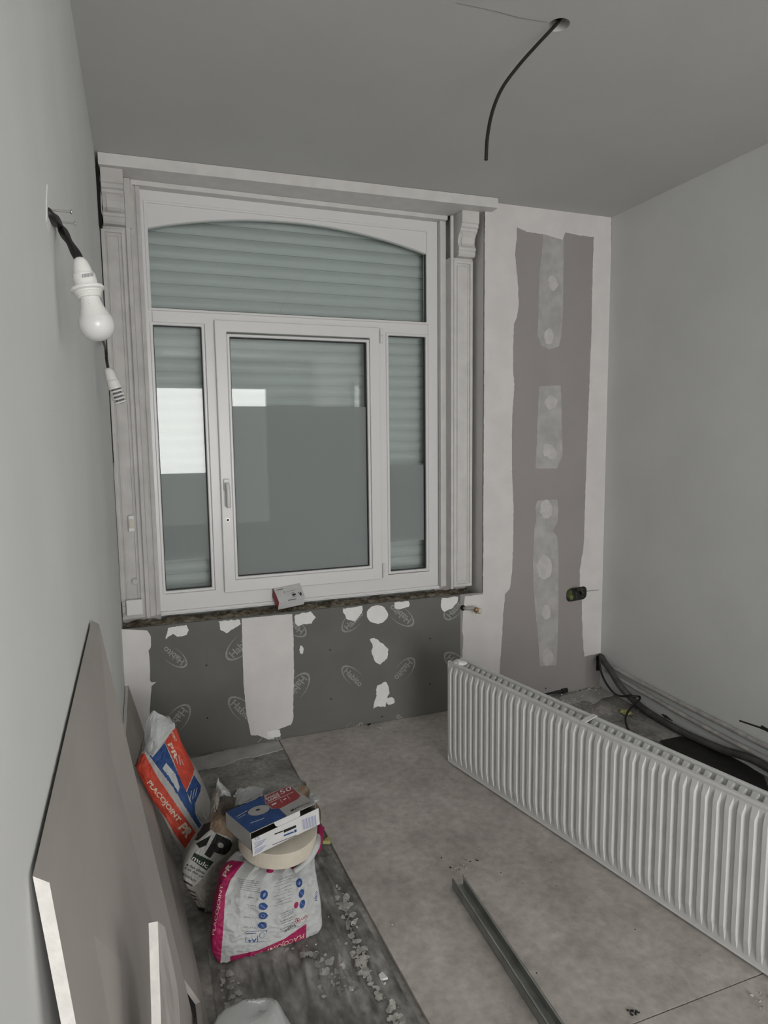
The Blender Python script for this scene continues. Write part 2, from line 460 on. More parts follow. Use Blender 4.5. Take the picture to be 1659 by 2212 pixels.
w2 = thing('window_2', 'white casement window in the rear wall', None, ((RW[0]+RW[1])/2, REAR, RW[2]), kind='structure')
part('frame', MB().frame(RW[0], RW[1], RW[2], RW[3], 0.07, REAR-0.12, REAR-0.05), 'pvc', w2)
part('mullion', MB().box((RW[0]+RW[1])/2-0.05, (RW[0]+RW[1])/2+0.05, REAR-0.115, REAR-0.055, RW[2]+0.07, RW[3]-0.07), 'pvc', w2)
w3 = thing('window_3', 'narrow white window in the right wall behind the camera', None, (ROOM_W, (SW[0]+SW[1])/2, SW[2]), kind='structure')
m3 = MB()
for a, b in ((SW[0], SW[0]+0.07), (SW[1]-0.07, SW[1])):
    m3.box(ROOM_W+0.05, ROOM_W+0.11, a, b, SW[2], SW[3])
m3.box(ROOM_W+0.05, ROOM_W+0.11, SW[0]+0.07, SW[1]-0.07, SW[3]-0.07, SW[3]); m3.box(ROOM_W+0.05, ROOM_W+0.11, SW[0]+0.07, SW[1]-0.07, SW[2], SW[2]+0.09)
part('frame', m3, 'pvc', w3)

# back wall: masonry core round the window bay
RX = 1.775      # right reveal
SILL = 0.627
wb = MB()
wb.box(-0.1, RX, 0.013, 0.5, -0.05, 0.575)
wb.box(RX, ROOM_W+0.1, 0.0131, 0.5, -0.05, ROOM_H)
wb.box(-0.1, 0.168, 0.205, 0.5, 0.57, ROOM_H); wb.box(1.588, RX, 0.205, 0.5, 0.57, ROOM_H); wb.box(0.1, 1.65, 0.205, 0.5, 2.53, ROOM_H)
wall_back = struct('wall_back', wb, 'plaster', 'window wall with grey plasterboard and white filler bands')
part('plasterboard', MB().box(0.0, 1.642, 0.0, 0.0129, 0.0, SILL), 'plasterboard_dark', wall_back, label='dark grey plasterboard under the window')
pr = MB().prism([(1.6421,0),(ROOM_W,0),(ROOM_W,ROOM_H),(RX,ROOM_H),(RX,SILL),(1.6421,SILL)], 1, 0.0, 0.0129)
part('plasterboard', pr, 'plasterboard_grey', wall_back, label='light grey plasterboard right of the window')
BW = (1, 0.0, -1)
WT = BVHTree.FromPolygons([(-0.2,0,-0.2),(3,0,-0.2),(3,0,3),(-0.2,0,3)], [(0,1,2,3)])

# printed logos on the dark board
def habito(p0, p1):
    L = math.hypot(p1[0]-p0[0], p1[1]-p0[1]); cx, cy = (p0[0]+p1[0])/2, (p0[1]+p1[1])/2
    ang = math.degrees(math.atan2(p1[1]-p0[1], p1[0]-p0[0]))
    ux, uy = (p1[1]-p0[1])/L, -(p1[0]-p0[0])/L
    h = L*0.27; s0 = (p0[0]-ux*h*0.5, p0[1]-uy*h*0.5); s1 = (p1[0]-ux*h*0.5, p1[1]-uy*h*0.5)
    dx, dy = (p1[0]-p0[0])/L, (p1[1]-p0[1])/L
    return [T('Habito', s0, s1, h, 0.02),
            RING(cx-dx*L*0.04+ux*h*0.05, cy-dy*L*0.04+uy*h*0.05, L*0.66, L*0.33, lambda q: L*0.012+L*0.07*math.sin(math.pi*q)**2, ang, 75, 292)]
LOGOS = [((395,1432),(354,1401)), ((499,1416),(541,1374)), ((653,1366),(611,1336)), ((658,1463),(624,1509)), ((746,1447),(781,1479)),
         ((887,1429),(856,1467)), ((885,1343),(843,1311)), ((747,1357),(781,1322)), ((968,1331),(999,1294)), ((968,1418),(1006,1452)),
         ((400,1532),(362,1580)), ((503,1516),(546,1556)), ((746,1594),(781,1560)), ((891,1577),(856,1547)), ((560,1622),(604,1588))]
for a, b in LOGOS:
    decal('printed_logo', WT, habito(a, b), 'logo_grey', wall_back, 0.0006, 0, zmin=0.004)

# joint filler, each piece with its own thickness
def fill(pix, m='plaster', t=0.0016, amp=1.2, seed=0, name='filler_patch'):
    return slab(name, jag(pix, amp, 6, seed), m, wall_back, BW, t)
fill([(262,1359),(318,1362),(326,1374),(326,1399),(321,1405),(324,1436),(324,1470),(327,1474),(338,1473),(327,1482),(325,1510),(322,1560),(318,1640),(278,1648)], seed=1, amp=.8)
fill([(522,1336),(631,1326),(634,1381),(635,1449),(633,1521),(634,1549),(629,1565),(597,1577),(591,1595),(580,1597),(557,1588),(542,1588),(532,1540),(526,1472),(524,1411)], seed=2, amp=.9)
fill([(1048,430),(1321,455),(1319,490),(1282,512),(1253,509),(1221,502),(1215,518),(1174,506),(1138,501),(1116,491),(1116,520),(1047,520)], t=0.0014, seed=3)
fill([(1047,505),(1116,505),(1112,550),(1119,619),(1120,658),(1116,685),(1110,700),(1108,751),(1108,800),(1111,830),(1106,900),(1105,1000),(1109,1100),(1108,1183),(1105,1239),(1101,1272),(1090,1284),(1060,1290),(1043,1290),(1045,900)], t=0.0017, seed=4, amp=1.0)
fill([(1004,1288),(1050,1283),(1091,1280),(1087,1322),(1084,1377),(1080,1433),(1076,1512),(996,1534),(998,1422),(1001,1377),(998,1363),(1000,1322)], t=0.0015, seed=5, amp=1.0)
fill([(1283,490),(1320,490),(1313,900),(1303.5,1408),(1290,1412),(1262,1418),(1258,1377),(1256,1294),(1252,1266),(1252,1230),(1258,1197),(1261,1169),(1263,1100),(1268,950),(1274,800),(1277,725),(1279,619)], t=0.0018, seed=6, amp=1.0)
fill([(1173,498),(1217,500),(1217,566),(1216,672),(1212,725),(1207,748),(1186,755),(1168,746),(1161,725),(1164,619),(1165,581),(1170,550)], 'plaster_thin', 0.0010, 0.8, 7)
fill([(1165,835),(1211,832),(1213,900),(1215,985),(1203,1012),(1156,1012),(1160,940),(1162,880)], 'plaster_thin', 0.0010, 0.8, 8)
fill([(1160,1082),(1203,1079),(1206,1100),(1204,1128),(1194,1147),(1202,1158),(1206,1183),(1206,1322),(1205,1377),(1201,1437),(1166,1439),(1162,1377),(1155,1308),(1152,1266),(1151,1211),(1154,1141),(1158,1125),(1156,1100)], 'plaster_thin', 0.0010, 0.8, 9)
for e in ((1194,611,9,17,-15),(1186,727,10,17,0),(1190,869,13,14,-20),(1187,975,13,18,-35),(1180,1100,13,20,0),(1176,1225,16,26,0),(1180,1322,9,17,0),(1183,1419,12,18,0)):
    fill(jag(EL(*e)[0], 3.0, 4, e[1]), 'plaster_mid', 0.0014, 2.0, e[0])
DABS = [[(364,1356),(402,1350),(408,1362),(401,1372),(384,1375),(372,1369),(358,1380)], [(472,1342),(518,1338),(520,1348),(508,1355),(490,1368),(476,1360)],
        [(637,1327),(672,1321),(681,1333),(672,1347),(654,1348),(645,1353),(637,1345)], [(740,1315),(781,1309),(784,1319),(775,1331),(767,1342),(748,1337)],
        EL(815,1327,23,20)[0], [(852,1301),(883,1298),(883,1310),(865,1316),(853,1315)], [(954,1292),(989,1289),(989,1301),(974,1315),(959,1322),(951,1310)],
        [(797,1380),(808,1378),(823,1387),(838,1401),(837,1422),(820,1435),(809,1428),(803,1410),(805,1392)],
        [(814,1482),(834,1473),(840,1482),(840,1497),(831,1527),(817,1526),(805,1530),(812,1506)], EL(843,1514,8,8)[0], EL(651,1404,4,9)[0],
        [(577,1580),(605,1576),(607,1589),(592,1593),(579,1592)]]
for k, d in enumerate(DABS):
    fill(jag(d, 2.2, 3.0, 40+k), 'plaster_white', 0.0022, 1.0, 20+k)
for x, y in ((446,1437),(448,1551),(713,1404),(715,1510),(929,1379),(929,1478),(825,1548),(1179,1487)):
    p = BK(x, y); part('screw', MB().lathe([(0,0.0045),(0.0012,0.004),(0.0018,0.001)], (p.x,-0.0001,p.z), (0,-1,0), 12), 'screw_dark', wall_back)
decal('pencil_line', WT, [LN((712,1347),(714,1500),0.8), LN((928,1357),(929,1480),0.8), LN((446,1400),(446,1440),0.8), LN((1187,1443),(1180,1484),0.9), LN((1190,760),(1187,832),0.8),
     LN((1192,1285),(1222,1281),1.0), LN((1266,1277),(1293,1274),1.2)], 'pencil', wall_back, 0.0022, 0)

# rough masonry and foam left in the sill
def rough_strip(x0, x1, y0, y1, zf, nx, ny, amp, seed):
    mb = MB(); V = []
    for j in range(ny+1):
        for i in range(nx+1):
            x = x0+(x1-x0)*i/nx; y = y0+(y1-y0)*j/ny; p = Vector((x*22, y*30, seed))
            z = zf(x, y)+amp*(noise.noise(p)+0.6*noise.noise(p*2.3)+0.35*noise.noise(p*5.1))
            V.append((x, y, z))
    F = [(j*(nx+1)+i, j*(nx+1)+i+1, (j+1)*(nx+1)+i+1, (j+1)*(nx+1)+i) for j in range(ny) for i in range(nx)]
    return mb.add(V, F)
part('rough_masonry', rough_strip(0.0, RX, 0.012, 0.2, lambda x, y: 0.585+0.12*y, 220, 26, 0.011, 1), 'rubble', wall_back)
part('foam_bead', rough_strip(0.0, RX, 0.0131, 0.036, lambda x, y: 0.619-abs(y-0.02)*0.5, 220, 6, 0.005, 8), 'foam_yellow', wall_back)
for k in range(26):
    x = 0.15+1.45*(k+random.random())/26; y = 0.04+0.08*random.random(); r = 0.010+0.012*random.random()
    V = []; bm = bmesh.new(); bmesh.ops.create_icosphere(bm, subdivisions=2, radius=r)
    for v in bm.verts:
        n = noise.noise(v.co*70+Vector((k*3,0,0))); v.co = Vector((v.co.x*1.5, v.co.y, v.co.z*0.8))*(1+0.5*n)+Vector((x, y, 0.60))
    bm.verts.index_update(); mb = MB().add([v.co for v in bm.verts], [tuple(v.index for v in f.verts) for f in bm.faces]); bm.free()
    part('stone', mb, 'rubble', wall_back)

# cornice board over the bay
mb = MB()
mb.hexa([(0.012,-0.012,2.552),(1.812,-0.066,2.552),(1.812,0.115,2.552),(0.012,0.115,2.552),(0.012,-0.012,2.599),(1.812,-0.066,2.599),(1.812,0.115,2.599),(0.012,0.115,2.599)])
trim_1 = struct('trim_1', mb, 'white_wood', 'white painted cornice board along the ceiling over the window', bevel=0.002)
trim_2 = struct('trim_2', MB().box(0.13, 1.625, 0.112, 0.2, 2.531, 2.552), 'white_wood', 'thin white moulding strip above the window frame', bevel=0.002)

# pilasters
PY = 0.085
def pilaster(name, label, x0, x1, out):
    """shaft with a raised border, ogee console on top; out = +1 when the window lies to the right"""
    t = thing(name, label, None, ((x0+x1)/2, PY, 0.645), kind='structure')
    m = 'old_white' if out > 0 else 'white_wood'
    part('shaft', MB().box(x0, x1, PY+0.008, 0.2, 0.645, 2.345), m, t, bevel=0.0015)
    a, b = (x0+0.001, x1-0.022) if out > 0 else (x0+0.018, x1-0.001)
    part('border', MB().frame(a, b, 0.648, 2.335, 0.016, PY, PY+0.01), m, t, bevel=0.003)
    part('inner_bead', MB().frame(a+0.021, b-0.021, 0.672, 2.311, 0.007, PY+0.003, PY+0.01), m, t, bevel=0.002)
    if out > 0: part('edge_strip', MB().box(x1-0.018, x1, PY-0.004, PY+0.01, 0.645, 2.345), m, t, bevel=0.003)
    else: part('edge_strip', MB().box(x0, x0+0.014, PY-0.006, PY+0.01, 0.64, 2.545), m, t, bevel=0.003)
    c0, c1 = (x0+0.014, x1-0.018) if out > 0 else (x0+0.028, x1-0.006)
    prof = [(0.2,2.552),(0.012,2.552),(0.012,2.497),(0.02,2.492),(0.02,2.478),(0.03,2.472),(0.03,2.462),(0.045,2.45),(0.058,2.43),(0.062,2.41),(0.055,2.395),(0.046,2.385),(0.046,2.375),(0.053,2.370),(0.05,2.355),(0.06,2.345),(0.2,2.345)]
    part('console', MB().prism(prof, 0, c0, c1), m, t, bevel=0.0015)
    part('console_panel', MB().prism([(0.047,2.462),(0.036,2.458),(0.05,2.435),(0.054,2.41),(0.047,2.395),(0.07,2.392),(0.07,2.46)], 0, c0+0.016, c1-0.016), m, t, bevel=0.001)
    return t
pil_l = pilaster('trim_3', 'old white pilaster with console between left wall and window', 0.003, 0.121, 1)
pil_r = pilaster('trim_4', 'white pilaster with scrolled console right of the window', 1.628, 1.756, -1)
struct('trim_5', MB().box(0.121, 0.166, 0.125, 0.205, 0.645, 2.531).box(0.121,0.140,0.108,0.125,0.645,2.531).box(0.1035,0.1295,0.10,0.205,2.345,2.551).box(0.148,0.153,0.118,0.125,0.645,2.531), 'old_white', 'narrow white moulding between left pilaster and window frame', bevel=0.0015)
struct('trim_6', MB().box(1.592, 1.628, 0.14, 0.205, 0.645, 2.531).box(1.592,1.602,0.13,0.14,0.645,2.531), 'white_wood', 'narrow white moulding between window frame and right pilaster', bevel=0.0015)
struct('gap_shade', MB().box(-0.01, 0.012, 0.03, 0.2, 2.33, 2.56), 'deep_shade', 'black block for the shade in the gap beside the left console')  # solid black block, shade of the narrow gap put into its colour

# ================================================================== THE WINDOW
YW = 0.16
w1 = thing('window_1', 'white plastic window with arched top panel over a closed shutter', None, (0.88, YW, 0.648), kind='structure')
fr = MB().frame(0.138, 1.590, 0.648, 2.532, 0.055, YW, YW+0.06, 0.082)
part('outer_frame', fr, 'pvc', w1, bevel=0.003)
part('transom', MB().box(0.193, 1.535, YW+0.001, YW+0.058, 1.970, 2.021), 'pvc', w1, bevel=0.003)
part('mullion', MB().box(0.418, 0.470, YW+0.001, YW+0.058, 0.71, 1.975), 'pvc', w1, bevel=0.003)
part('mullion', MB().box(1.255, 1.303, YW+0.001, YW+0.058, 0.71, 1.975), 'pvc', w1, bevel=0.003)
part('head_rail', MB().box(0.193, 1.535, YW+0.002, YW+0.058, 2.4775, 2.490), 'pvc', w1, bevel=0.002)
def bead(x0, x1, z0, z1, w=0.014, y=YW-0.004, parent=w1):
    o = part('glazing_bead', MB().frame(x0-w, x1+w, z0-w, z1+w, w, y, YW+0.02), 'pvc', parent, bevel=0.004)
    part('gasket', MB().frame(x0-0.001, x1+0.001, z0-0.001, z1+0.001, 0.004, y+0.012, YW+0.024), 'rubber', parent)
def pane(x0, x1, z0, z1, y, parent=w1):
    return part('glass_pane', MB().box(x0, x1, y, y+0.004, z0, z1), 'glass', parent)
def film(x0, x1, z0, z1, y, parent=w1):
    return part('frosted_film', MB().add([(x0,y,z0),(x1,y,z0),(x1,y,z1),(x0,y,z1)], [(0,1,2,3)]), 'frosted_film', parent, label='frosted privacy film on the glass')
YG = YW+0.026
for x0, x1, z0, z1, f1, f0 in ((0.194, 0.403, 0.745, 1.957, 1.290, 0.885), (1.316, 1.520, 0.747, 1.957, 1.301, 0.899)):
    bead(x0, x1, z0, z1); pane(x0-0.003, x1+0.003, z0-0.003, z1+0.003, YG); film(x0, x1, f0, f1, YG-0.0012)
# transom light: glass, arched cover panel
bead(0.190, 1.527, 2.032, 2.478, 0.012)
pane(0.188, 1.53, 2.03, 2.48, YG)
xc, hw, zs, sag = 0.8585, 0.6685, 2.374, 0.088
Rr = (hw*hw+sag*sag)/(2*sag)
arc = []
for k in range(41):
    x = -hw+2*hw*k/40; arc.append((xc+x, zs+sag-Rr+math.sqrt(Rr*Rr-x*x)))
part('arched_panel', MB().prism([(xc-hw,2.477)]+arc+[(xc+hw,2.477)], 1, YW+0.003, YW+0.017), 'pvc', w1)
arc2 = [(a, b-0.0045) for a, b in arc]
part('arch_edge', MB().prism(arc+arc2[::-1], 1, YW+0.006, YW+0.022), 'shutter', w1)
part('sill_profile', MB().box(0.167, 1.59, YW-0.012, YW+0.06, 0.636, 0.650).box(0.167,1.59,YW-0.02,YW-0.01,0.634,0.640), 'pvc', w1, bevel=0.002)
# opening sash
sash = part('sash', MB().frame(0.460, 1.262, 0.715, 1.990, 0.053, YW-0.022, YW+0.03, 0.060), 'pvc', w1, bevel=0.004, label='opening sash with handle and frosted pane')
part('glazing_bead', MB().frame(0.513, 1.2085, 0.775, 1.930, 0.0135, YW-0.017, YW+0.02), 'pvc', sash, bevel=0.004)
part('gasket', MB().frame(0.5255, 1.196, 0.7875, 1.9175, 0.004, YW-0.006, YW+0.024), 'rubber', sash)
part('glass_pane', MB().box(0.523, 1.198, YW+0.008, YW+0.012, 0.785, 1.920), 'glass', sash)
part('frosted_film', MB().add([(0.5265,YW+0.0068,0.789),(1.195,YW+0.0068,0.789),(1.195,YW+0.0068,1.600),(0.5265,YW+0.0068,1.600)], [(0,1,2,3)]), 'frosted_film', sash)
hx = 0.486; y = YW-0.022
part('handle_plate', MB().box(hx-0.014, hx+0.014, y-0.012, y, 1.205, 1.262), 'pvc', sash, bevel=0.005, seg=3)
part('handle', MB().tube(smooth_pts([(hx,y-0.008,1.236),(hx,y-0.035,1.236),(hx+0.002,y-0.044,1.225),(hx+0.003,y-0.045,1.18),(hx+0.003,y-0.043,1.128)],5), [0.009]*10+[0.0095]*6+[0.010]*5, 12), 'pvc', sash, smooth=True)
part('lock', MB().lathe([(0,0.009),(0.003,0.009),(0.003,0.006),(0.001,0.005)], (hx,y,1.067), (0,-1,0), 16), 'metal_grey', sash)
part('keyhole', MB().lathe([(0,0.0062),(0.0012,0.0060)], (hx,y-0.003,1.066), (0,-1,0), 12), 'screw_dark', sash)
for z0, z1 in ((1.915, 1.985), (0.722, 0.795)):
    part('hinge', MB().tube([(1.268,y-0.006,z0),(1.268,y-0.006,(z0+z1)/2-0.001)],0.0065,12).tube([(1.268,y-0.006,(z0+z1)/2+0.001),(1.268,y-0.006,z1)],0.0065,12), 'pvc', sash, smooth=False)

# roller shutter behind the glass, slat by slat
rs = thing('roller_shutter', 'closed grey-green roller shutter of curved slats behind the window', 'shutter', (0.88, 0.275, 0.58))
pitch = 0.0565
prof = []
for k in range(9):
    q = k/8; prof.append((0.262-0.010*math.sin(math.pi*(0.06+0.88*q)), q*(pitch-0.004)))
prof += [(0.266, pitch-0.004), (0.266, pitch+0.004), (0.276, pitch+0.004), (0.276, 0.0)]
base = MB().prism(prof, 0, 0.165, 1.592)
z = 0.58; first = None
while z < 2.56:
    if first is None:
        mb = MB().add([(a,b,c+z) for a,b,c in base.v], base.f); first = part('slat', mb, 'shutter', rs); z_first = z
    else:
        c = first.copy(); COL.objects.link(c); c.parent = rs; c.location = (0, 0, z-z_first); OFF[c] = OFF[first]
    z += pitch

# ================================================================== FIXTURES ON THE WALLS
# junction box, push switch and round cover on the left pilaster
py = PY-0.0005
jb = thing('junction_box', 'small square white junction box at the foot of the left pilaster', 'junction box', (0.056, py, 0.668))
part('lid', MB().box(0.021, 0.091, py-0.020, py-0.006, 0.667, 0.739), 'lamp_white', jb, bevel=0.004)
part('back_box', MB().box(0.024, 0.088, py-0.006, py+0.004, 0.670, 0.736), 'old_white', jb, bevel=0.001)
for a in ([(0.022,py-0.006,0.728),(0.008,py-0.004,0.732),(0.003,py-0.003,0.75),(0.004,py-0.003,0.90),(0.004,py-0.003,1.35)], [(0.022,py-0.006,0.708),(0.004,py-0.004,0.706)], [(0.022,py-0.006,0.685),(0.006,py-0.004,0.664)]):
    part('wire', MB().tube(smooth_pts(a,4), 0.0025, 8), 'old_white', jb, smooth=True)
sw = thing('shutter_switch', 'narrow white rocker switch on the left pilaster', 'switch', (0.061, py, 1.044))
part('plate', MB().box(0.049, 0.074, py-0.012, py+0.003, 1.044, 1.116), 'lamp_white', sw, bevel=0.003)
part('rocker', MB().box(0.052, 0.071, py-0.016, py-0.011, 1.060, 1.100), 'cream_plastic', sw, bevel=0.002)
part('cover_disc', MB().lathe([(0,0.0145),(0.003,0.0145),(0.005,0.012),(0.0045,0.001)], (0.065,py,0.818), (0,-1,0), 24), 'old_white', label='round white cover disc above the junction box', cat='cover')

# loose wire in the dark gap at the top of the left pilaster
part('loose_wire', MB().tube(smooth_pts([(0.006,0.06,2.552),(0.016,0.055,2.50),(0.014,0.05,2.44),(0.012,0.055,2.40),(0.02,0.06,2.36),(0.018,0.07,2.34)],5), 0.003, 8), 'old_white', label='thin pale wire hanging in the gap beside the left console', cat='wire', smooth=True)

# lamp holder with bulb hanging from the left wall
hole = LW(104,462,0.0)
A = DP(171,557,1.075); B = DP(218,736,1.09); ax = (B-A).normalized(); k = (B-A).length/0.148
def sc(p): return [(t*k, r*k) for t, r in p]
lamp = thing('lamp_holder', 'white bulb holder with large white bulb on twisted black cable at left wall', 'lamp', A)
part('cap', MB().lathe(sc([(0,0.006),(0.002,0.009),(0.008,0.0125),(0.018,0.015),(0.028,0.0165),(0.03,0.0165)]), A, ax), 'lamp_white', lamp, smooth=True)
hol = part('holder', MB().lathe(sc([(0.029,0.0185),(0.031,0.0195),(0.050,0.0200),(0.051,0.0215),(0.053,0.0285),(0.056,0.029),(0.058,0.0285),(0.060,0.0235),(0.063,0.0235),(0.064,0.022),(0.067,0.022),(0.068,0.0205),(0.071,0.0205),(0.072,0.018)]), A, ax), 'lamp_white', lamp)
bl = part('bulb', MB().lathe(sc([(0.070,0.0165),(0.076,0.0170),(0.085,0.0190),(0.098,0.0240),(0.1095,0.0285),(0.110,0.0288)]), A, ax, caps=False), 'lamp_white', lamp, smooth=True)
part('globe', MB().lathe(sc([(0.110,0.0288),(0.116,0.0300),(0.123,0.0298),(0.131,0.0275),(0.138,0.0235),(0.144,0.0165),(0.147,0.009),(0.1482,0.0)]), A, ax, caps=False), 'bulb_globe', bl, smooth=True)
hb = bvh_of(hol)
decal('printed_label', hb, [LN((157,590),(168,588.5),3.2), LN((171,589),(200,584),1.3), LN((171,592),(196,588),1.2), LN((158,598),(174,596),2.2)]+[LN((178+i*2.1,600-i*.3),(178+i*2.1,592-i*.3),1.0 if i%3 else 1.5) for i in range(13)], 'ink_grey', hol, 0.0003, 0, joined=True)
bb = bvh_of(bl)
decal('printed_label', bb, [LN((174,643+3.6*i),(192-2*(i%2),641+3.6*i),1.1) for i in range(5)], 'plaster_thin', bl, 0.0003, 0, joined=True)
w = smooth_pts([hole+Vector((-0.004,0,0.004)), hole+Vector((0.006,0.0,-0.003)), DP(130,490,1.12), DP(148,520,1.09), A+ax*0.004], 8)
part('cable', MB().tube(w, [0.0068+0.0012*math.sin(i*0.7) for i in range(len(w))], 10), 'black_cable', lamp, smooth=True)
for k2, (x, y) in enumerate(((106,453),(131,480))):
    p = LW(x, y, 0.0)
    sc_ = thing('wall_screw', 'steel screw sticking out of left wall %s the lamp cable' % ('above' if k2 == 0 else 'just below'), 'screw', p)
    part('shank', MB().tube([p+Vector((-0.006,0,0)), p+Vector((0.030 if k2 == 0 else 0.022,0,0.0))], 0.0017, 8), 'galvanised', sc_)
    q = p+Vector((0.030 if k2 == 0 else 0.022,0,0)); part('head', MB().lathe([(0,0.0014),(0.002,0.004),(0.003,0.004),(0.0035,0.0)], q, (1,0,0), 12), 'metal_grey', sc_)
slab('filler_patch', jag([(101,398),(103,440),(107,455),(108,490),(104,500),(99,478),(99,430)],0.6,6), 'plaster_white', wall_left, (0, 0.0, 1), 0.001)
# second, empty holder on a short wire
A2 = DP(233,795,2.0); B2 = DP(262,873,2.02); a2 = (B2-A2).normalized(); L2 = (B2-A2).length
l2 = thing('empty_lamp_holder', 'small empty white lamp holder with open spring rings below the bulb', 'lamp', A2)
part('cap', MB().lathe([(0,0.006),(0.003,0.011),(0.012,0.0145),(0.03,0.0165),(0.04,0.0175)], A2, a2, 24), 'lamp_white', l2, smooth=True)
part('body', MB().lathe([(0.040,0.0165),(0.044,0.0185),(0.06,0.0195),(0.066,0.0185)], A2, a2, 24), 'lamp_white', l2)
part('core', MB().lathe([(0.06,0.0125),(L2*0.97,0.0125)], A2, a2, 20), 'ink_grey', l2)
for i in range(4):
    c = A2+a2*(0.071+i*0.0115)
    u = a2.cross(Vector((0,0,1))).normalized(); v = a2.cross(u)
    part('spring_ring', MB().tube([c+(u*math.cos(q)+v*math.sin(q))*0.0165+a2*0.003*math.cos(q) for q in [2*math.pi*j/24 for j in range(25)]], 0.0032, 8), 'lamp_white', l2, smooth=True)
p = LW(224,738,0.0)
part('cable', MB().tube(smooth_pts([p+Vector((-0.004,0,0.01)), DP(228,752,2.0), DP(230,775,2.0), A2+a2*0.003], 6), 0.0042, 8), 'black_cable', l2, smooth=True)

# cable hanging from the ceiling hole
pts = [(HC[0]+0.010,HC[1]+0.006,2.629),(1.284,-1.31,2.605),BK(1160,97,-1.30),BK(1120,142,-1.30),BK(1085,190,-1.30),BK(1064,240,-1.30),BK(1053,295,-1.30),BK(1050,346,-1.30)]
cc = part('hanging_cable', MB().tube(smooth_pts(pts, 8), 0.0050, 10), 'black_cable', label='black electric cable curving down from the round ceiling hole', cat='cable', smooth=True)

# radiator pipe stub on the back wall
p0 = BK(1003,1313); e1 = BK(1022,1314,-0.045); e2 = BK(1030,1318,-0.06); e3 = BK(1046,1323,-0.075)
vt = thing('pipe_stub', 'short grey radiator pipe with brass valve and cream cap on the wall', 'pipe', (p0.x, 0, p0.z))
part('pipe', MB().tube(smooth_pts([p0+Vector((0,0.004,0)), p0+Vector((0.002,-0.02,0)), e1, e2], 5), 0.0085, 12), 'pipe_white', vt, smooth=True)
dv = (e3-e2).normalized()
part('valve', MB().lathe([(-0.006,0.010),(0,0.014),(0.010,0.014),(0.012,0.011),(0.016,0.011)], e2-dv*0.008, dv, 8).lathe([(0,0.007),(0.014,0.007)], e2+Vector((0,0,-0.004)), (0,-0.3,-1), 10), 'brass', vt)
part('cap', MB().lathe([(0,0.011),(0.002,0.0155),(0.016,0.0155),(0.019,0.012),(0.0195,0.0)], e2+dv*0.007, dv, 20), 'cream_plastic', vt, smooth=False)
slab('hole', EL(1000,1313,6,6)[0], 'deep_shade', wall_back, BW, 0.0020)

# double socket box in the wall
sb = thing('socket_box', 'black and green double socket box let into the grey plasterboard', 'socket box', BK(1245,1283))
c0 = BK(1245,1283)
def stadium(w, h, r, n=8):
    out = []
    for sx, sz, a0 in ((1,1,0),(-1,1,90),(-1,-1,180),(1,-1,270)):
        for j in range(n+1):
            q = math.radians(a0+90*j/n); out.append((sx*(w-r)+r*math.cos(q), sz*(h-r)+r*math.sin(q)))
    return out
ro = [(c0.x+a, c0.z+b+a*0.06) for a, b in stadium(0.067,0.037,0.026)]
ri = [(c0.x+a, c0.z+b+a*0.06) for a, b in stadium(0.061,0.031,0.022)]
n = len(ro)
mb = MB().add([(a,-0.0026,b) for a,b in ro]+[(a,-0.0026,b) for a,b in ri]+[(a,-0.0012,b) for a,b in ri], [(k,(k+1)%n,n+(k+1)%n,n+k) for k in range(n)]+[(n+k,n+(k+1)%n,2*n+(k+1)%n,2*n+k) for k in range(n)])
part('rim', mb, 'box_dark', sb)
a, b = (c0.x-0.046, c0.z+0.004); part('green_side', MB().add([(a+0.018*math.cos(q), -0.0028, b+0.028*math.sin(q)) for q in [2*math.pi*j/16 for j in range(16)]], [tuple(range(16))]), 'box_green', sb)
part('cavity', MB().add([(a,-0.0023,b) for a,b in ri], [tuple(range(n))]), 'box_dark', sb)
def cb(dx, dz): return (c0.x+dx, c0.z+dz+dx*0.06)
a, b = cb(-0.035, -0.012); part('cable_entry', MB().lathe([(0,0.012),(0.003,0.012),(0.003,0.0)], (a,-0.0030,b), (0,-1,0), 8), 'box_lime', sb)
for dx, dz in ((-0.048,-0.004),(-0.04,-0.026),(-0.03,-0.027),(0.035,0.024),(0.04,-0.02)):
    a, b = cb(dx, dz); part('screw', MB().lathe([(0,0.003),(0.002,0.002)], (a,-0.0026,b), (0,-1,0), 8), 'metal_grey', sb)
part('divider', MB().box(c0.x-0.004,c0.x-0.001,-0.0045,-0.0026,c0.z-0.03,c0.z+0.026), 'conduit', sb)
a, b = cb(0.035, -0.004)
part('cable', MB().tube(smooth_pts([(a,-0.003,b),(c0.x+0.015,-0.03,c0.z+0.018),(c0.x-0.012,-0.05,c0.z+0.036),(c0.x-0.045,-0.06,c0.z+0.040)],6), [0.0075]*19, 10), 'black_cable', sb, smooth=True)

# ================================================================== PIPES AND CABLES IN THE RIGHT CORNER
px = ROOM_W-0.022
def pipe(name, label, z0, z1):
    pts = [onp(a, b, 0, px) for a, b in z0]
    d = (pts[-1]-pts[-2]).normalized(); pts.append(pts[-1]+d*0.9)
    return part(name, MB().tube(smooth_pts(pts,4), 0.0105, 12), 'pipe_white', label=label, cat='pipe', group='heating pipes along the right wall', smooth=True)
pipe('heating_pipe', 'upper of two white heating pipes low on the right wall', [(1309,1432),(1360,1462),(1480,1524),(1570,1569),(1659,1615)], 0)
pipe('heating_pipe', 'lower of two white heating pipes low on the right wall', [(1309,1448),(1360,1479),(1480,1547),(1570,1596),(1659,1641)], 0)
cpts = [BK(1299,1418,-0.004), onp(1304,1428,0,2.485), onp(1318,1447,0,2.465), onp(1340,1482,0,2.46), FL(1368,1512,0.04), FL(1400,1538,0.024), FL(1440,1562,0.020), FL(1480,1584,0.020), FL(1560,1619,0.028)]
